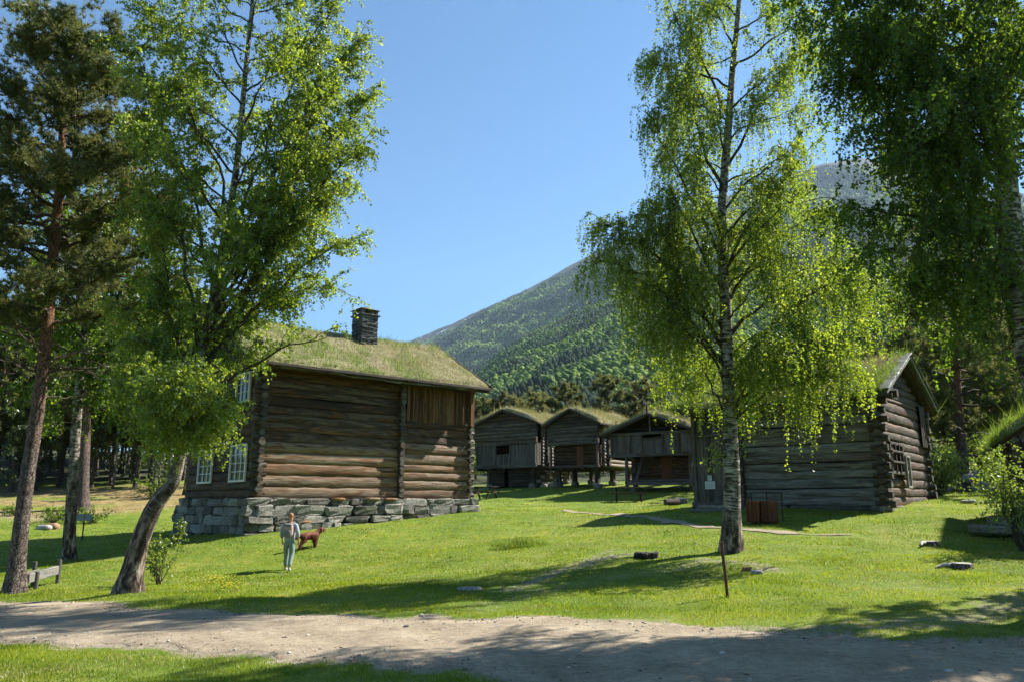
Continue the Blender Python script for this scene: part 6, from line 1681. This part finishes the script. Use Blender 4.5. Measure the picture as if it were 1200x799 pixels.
for hx, hy, hz, sgn in ((-.235, .18, .86, -1), (.272, .07, .86, 1)):   # palms and separate bent fingers join the arm ends
    mb = MB(); mb.tube([(hx, hy, hz + .01), (hx + .0, hy + .01, hz - .04), (hx, hy + .02, hz - .075)], [.022, .032, .026], 8, ex=.55)
    for i, (dy, ln) in enumerate(((-.024, .055), (-.008, .068), (.008, .072), (.024, .062))):
        mb.tube([(hx, hy + .02 + dy, hz - .07), (hx - sgn * .004, hy + .025 + dy, hz - .07 - ln * .5), (hx - sgn * .018, hy + .03 + dy, hz - .07 - ln)], [.0095, .009, .007], 6)
    mb.tube([(hx, hy + .035, hz - .03), (hx - sgn * .012, hy + .062, hz - .06), (hx - sgn * .018, hy + .066, hz - .09)], [.011, .010, .008], 6)
    mb.build('hand', skinm, body)
mb = MB()   # ears and nose on the head that faces away
mb.stone((-.078, .06, 1.62), (.02, .035, .06), rng, rough=.01, pw=.8); mb.stone((.078, .06, 1.62), (.02, .035, .06), rng, rough=.01, pw=.8); mb.stone((0, .165, 1.60), (.03, .04, .05), rng, rough=.01, pw=.8)
mb.build('ears_and_nose', skinm, body)
mb = MB(); mb.stone((-.03, .148, 1.635), (.022, .012, .014), rng, rough=0, pw=.9); mb.stone((.03, .148, 1.635), (.022, .012, .014), rng, rough=0, pw=.9); mb.build('eyes', simple('eye', (.03, .03, .03), .3), body)
mb = MB(); mb.stone((0, .146, 1.565), (.05, .012, .012), rng, rough=0, pw=.9); mb.build('mouth', simple('lips', (.35, .12, .1), .5), body)
skin('hair', [(0, .045, 1.62), (0, .02, 1.66), (0, .04, 1.70), (0, .075, 1.715)], [(0, 1), (1, 2), (2, 3)], [(.08, .075), (.088, .085), (.085, .08), (.07, .065)], hairm, per, 2)
skin('shirt', [(0, 0, .86), (0, .0, 1.02), (0, .03, 1.28), (0, .035, 1.41), (0, .04, 1.455), (-.18, .03, 1.40), (-.25, .00, 1.13), (-.243, .10, .98), (.18, .03, 1.40), (.26, -.06, 1.14), (.268, .0, .99)],
     [(0, 1), (1, 2), (2, 3), (3, 4), (3, 5), (5, 6), (6, 7), (3, 8), (8, 9), (9, 10)], [(.185, .145), (.175, .135), (.19, .145), (.14, .10), .062, .078, .066, .055, .078, .066, .055], shirt, per)
skin('trousers', [(0, 0, 1.04), (0, 0, .88), (-.10, .0, .84), (-.10, .16, .50), (-.10, .10, .12), (.10, 0, .84), (.11, -.06, .50), (.11, -.29, .14)],
     [(0, 1), (1, 2), (2, 3), (3, 4), (1, 5), (5, 6), (6, 7)], [(.15, .125), (.165, .135), .118, .082, .066, .118, .082, .066], trous, per)
for (x, y, z, tilt) in ((-.10, .16, .05, 0), (.11, -.25, .07, 1)):
    skin('shoe', [(x, y - .08, z + .03), (x, y, z), (x, y + .12, z - (.01 if not tilt else .03))], [(0, 1), (1, 2)], [.045, .05, .038], shoe, per)
per.scale = (.94,) * 3
pk = empty('backpack', gW, math.radians(2), 'pale pinkish backpack with grey trim worn by the walker', 'backpack')
mb = MB(); mb.stone((0, -.20, 1.22), (.29, .19, .42), rng, rough=.012, pw=.55, n=11); mb.build('bag', packm, pk)
mb = MB(); mb.stone((0, -.30, 1.13), (.21, .08, .2), rng, rough=.01, pw=.5, n=9); mb.stone((0, -.25, 1.39), (.24, .16, .07), rng, rough=.01, pw=.5); mb.build('pocket', packd, pk)
for s_ in (-1, 1):
    pk.scale = (.94,) * 3
    mb = MB(); mb.tube(catmull([(s_ * .10, -.14, 1.40), (s_ * .12, -.02, 1.475), (s_ * .13, .13, 1.42), (s_ * .14, .17, 1.28), (s_ * .15, .05, 1.10), (s_ * .12, -.13, 1.06)], 20), .02, 6, ex=.5); mb.build('strap', packd, pk)
# dog: red setter walking right and away
gD = hitg(362, 642)
dog = empty('dog', gD, math.radians(48), 'long-haired red-brown dog walking ahead of the person', 'dog')
dog.scale = (.86,) * 3
fur = simple('red_brown_fur', (.15, .038, .014), .65, 0, 30, .55, .6)
Vd = [(-.22, 0, .50), (0, 0, .50), (.24, 0, .50), (.36, 0, .55), (.43, 0, .63), (.50, 0, .69), (.60, 0, .68), (.68, 0, .65),
      (-.34, 0, .50), (-.48, 0, .46), (-.64, 0, .40), (-.80, 0, .40),
      (-.26, .08, .42), (-.16, .09, .29), (-.34, .09, .17), (-.31, .09, .04), (-.25, .09, .02),
      (-.26, -.08, .42), (-.24, -.09, .28), (-.44, -.09, .18), (-.46, -.09, .04), (-.40, -.09, .02),
      (.26, .08, .42), (.27, .09, .27), (.33, .09, .14), (.38, .09, .03), (.43, .09, .02),
      (.25, -.08, .42), (.24, -.09, .26), (.22, -.09, .13), (.20, -.09, .03), (.25, -.09, .02)]
Ed = [(0, 1), (1, 2), (2, 3), (3, 4), (4, 5), (5, 6), (6, 7), (0, 8), (8, 9), (9, 10), (10, 11), (0, 12), (12, 13), (13, 14), (14, 15), (15, 16), (0, 17), (17, 18), (18, 19), (19, 20), (20, 21), (2, 22), (22, 23), (23, 24), (24, 25), (25, 26), (2, 27), (27, 28), (28, 29), (29, 30), (30, 31)]
Rd = [(.13, .14), (.12, .14), (.135, .17), .11, .095, .09, .055, .04, .06, .055, .065, .03] + [.11, .075, .042, .032, .034] * 2 + [.085, .058, .042, .032, .036] * 2
db = skin('body', Vd, Ed, Rd, fur, dog)
for s_ in (-1, 1):
    mb = MB(); mb.tube([(.48, s_ * .07, .75), (.47, s_ * .11, .68), (.48, s_ * .11, .57)], [.02, .04, .022], 8, ex=.5); mb.build('ear', fur, dog)
mb = MB(); mb.stone((.705, 0, .66), (.035, .04, .03), rng, rough=0, pw=.8); mb.stone((.56, .05, .73), (.02, .014, .02), rng, rough=0, pw=.9); mb.stone((.56, -.05, .73), (.02, .014, .02), rng, rough=0, pw=.9); mb.build('nose_and_eyes', simple('black_nose', (.02, .02, .02), .3), db)
cv = np.array([v.co[:] for v in db.data.vertices]); nvv = np.array([v.normal[:] for v in db.data.vertices])
mb = MB(); ii = rng.integers(0, len(cv), 5200); P0 = cv[ii] + rng.normal(0, .008, (5200, 3)); D0 = nrm(nvv[ii] * .45 + np.array([-.5, 0, -.75]) + rng.normal(0, .25, (5200, 3)))
w0 = rng.normal(0, .004, (5200, 3)); V0 = np.stack([P0 - w0, P0 + w0, P0 + D0 * rng.uniform(.03, .085, (5200, 1))], 1).reshape(-1, 3)
mb.add(V0, tris=np.arange(15600).reshape(-1, 3)); mb.build('coat', fur, dog, smooth=False)
mb = MB(); n = 900   # feathering on tail, belly and legs
t = rng.random(n); P = np.stack([-.42 - t * .38, rng.normal(0, .02, n), .44 - t * .05], -1); D = P + np.stack([-.05 * np.ones(n), rng.normal(0, .03, n), -.12 * (1 - .5 * t)], -1)
P2 = np.stack([-.2 + t * .5, rng.normal(0, .07, n), .40 + 0 * t], -1); D2 = P2 + np.stack([-.04 * np.ones(n), rng.normal(0, .02, n), -.1 * np.ones(n)], -1)
for (a_, b_) in ((P, D), (P2, D2)):
    w_ = rng.normal(0, .008, (n, 3)); V = np.stack([a_ - w_, a_ + w_, b_], 1).reshape(-1, 3); mb.add(V, tris=np.arange(3 * n).reshape(-1, 3))
mb.build('feathering', fur, dog, smooth=False)
# ------------------------------------------------------------------ haze
def haze(dens):
    x0, x1, y0, y1, z0, z1 = -6100, 6100, -6100, 7600, float(Z.min()) - 1.0, 2300
    z0 = min(z0, HZ0)
    V = [(x, y, z) for x in (x0, x1) for y in (y0, y1) for z in (z0, z1)]
    me = bpy.data.meshes.new('haze'); me.from_pydata(V, [], [(0, 1, 3, 2), (4, 6, 7, 5), (0, 4, 5, 1), (2, 3, 7, 6), (0, 2, 6, 4), (1, 5, 7, 3)])
    o = bpy.data.objects.new('haze', me); col.objects.link(o); tag(o, kind='stuff')
    m = bpy.data.materials.new('thin_air'); m.use_nodes = True; t = m.node_tree; t.nodes.clear()
    out = t.nodes.new('ShaderNodeOutputMaterial'); v = t.nodes.new('ShaderNodeVolumePrincipled')
    v.inputs['Color'].default_value = (.55, .76, 1.0, 1); v.inputs['Density'].default_value = dens; v.inputs['Anisotropy'].default_value = .2
    t.links.new(v.outputs[0], out.inputs['Volume']); me.materials.append(m)
HZ0 = -60.0
haze(0.00005)
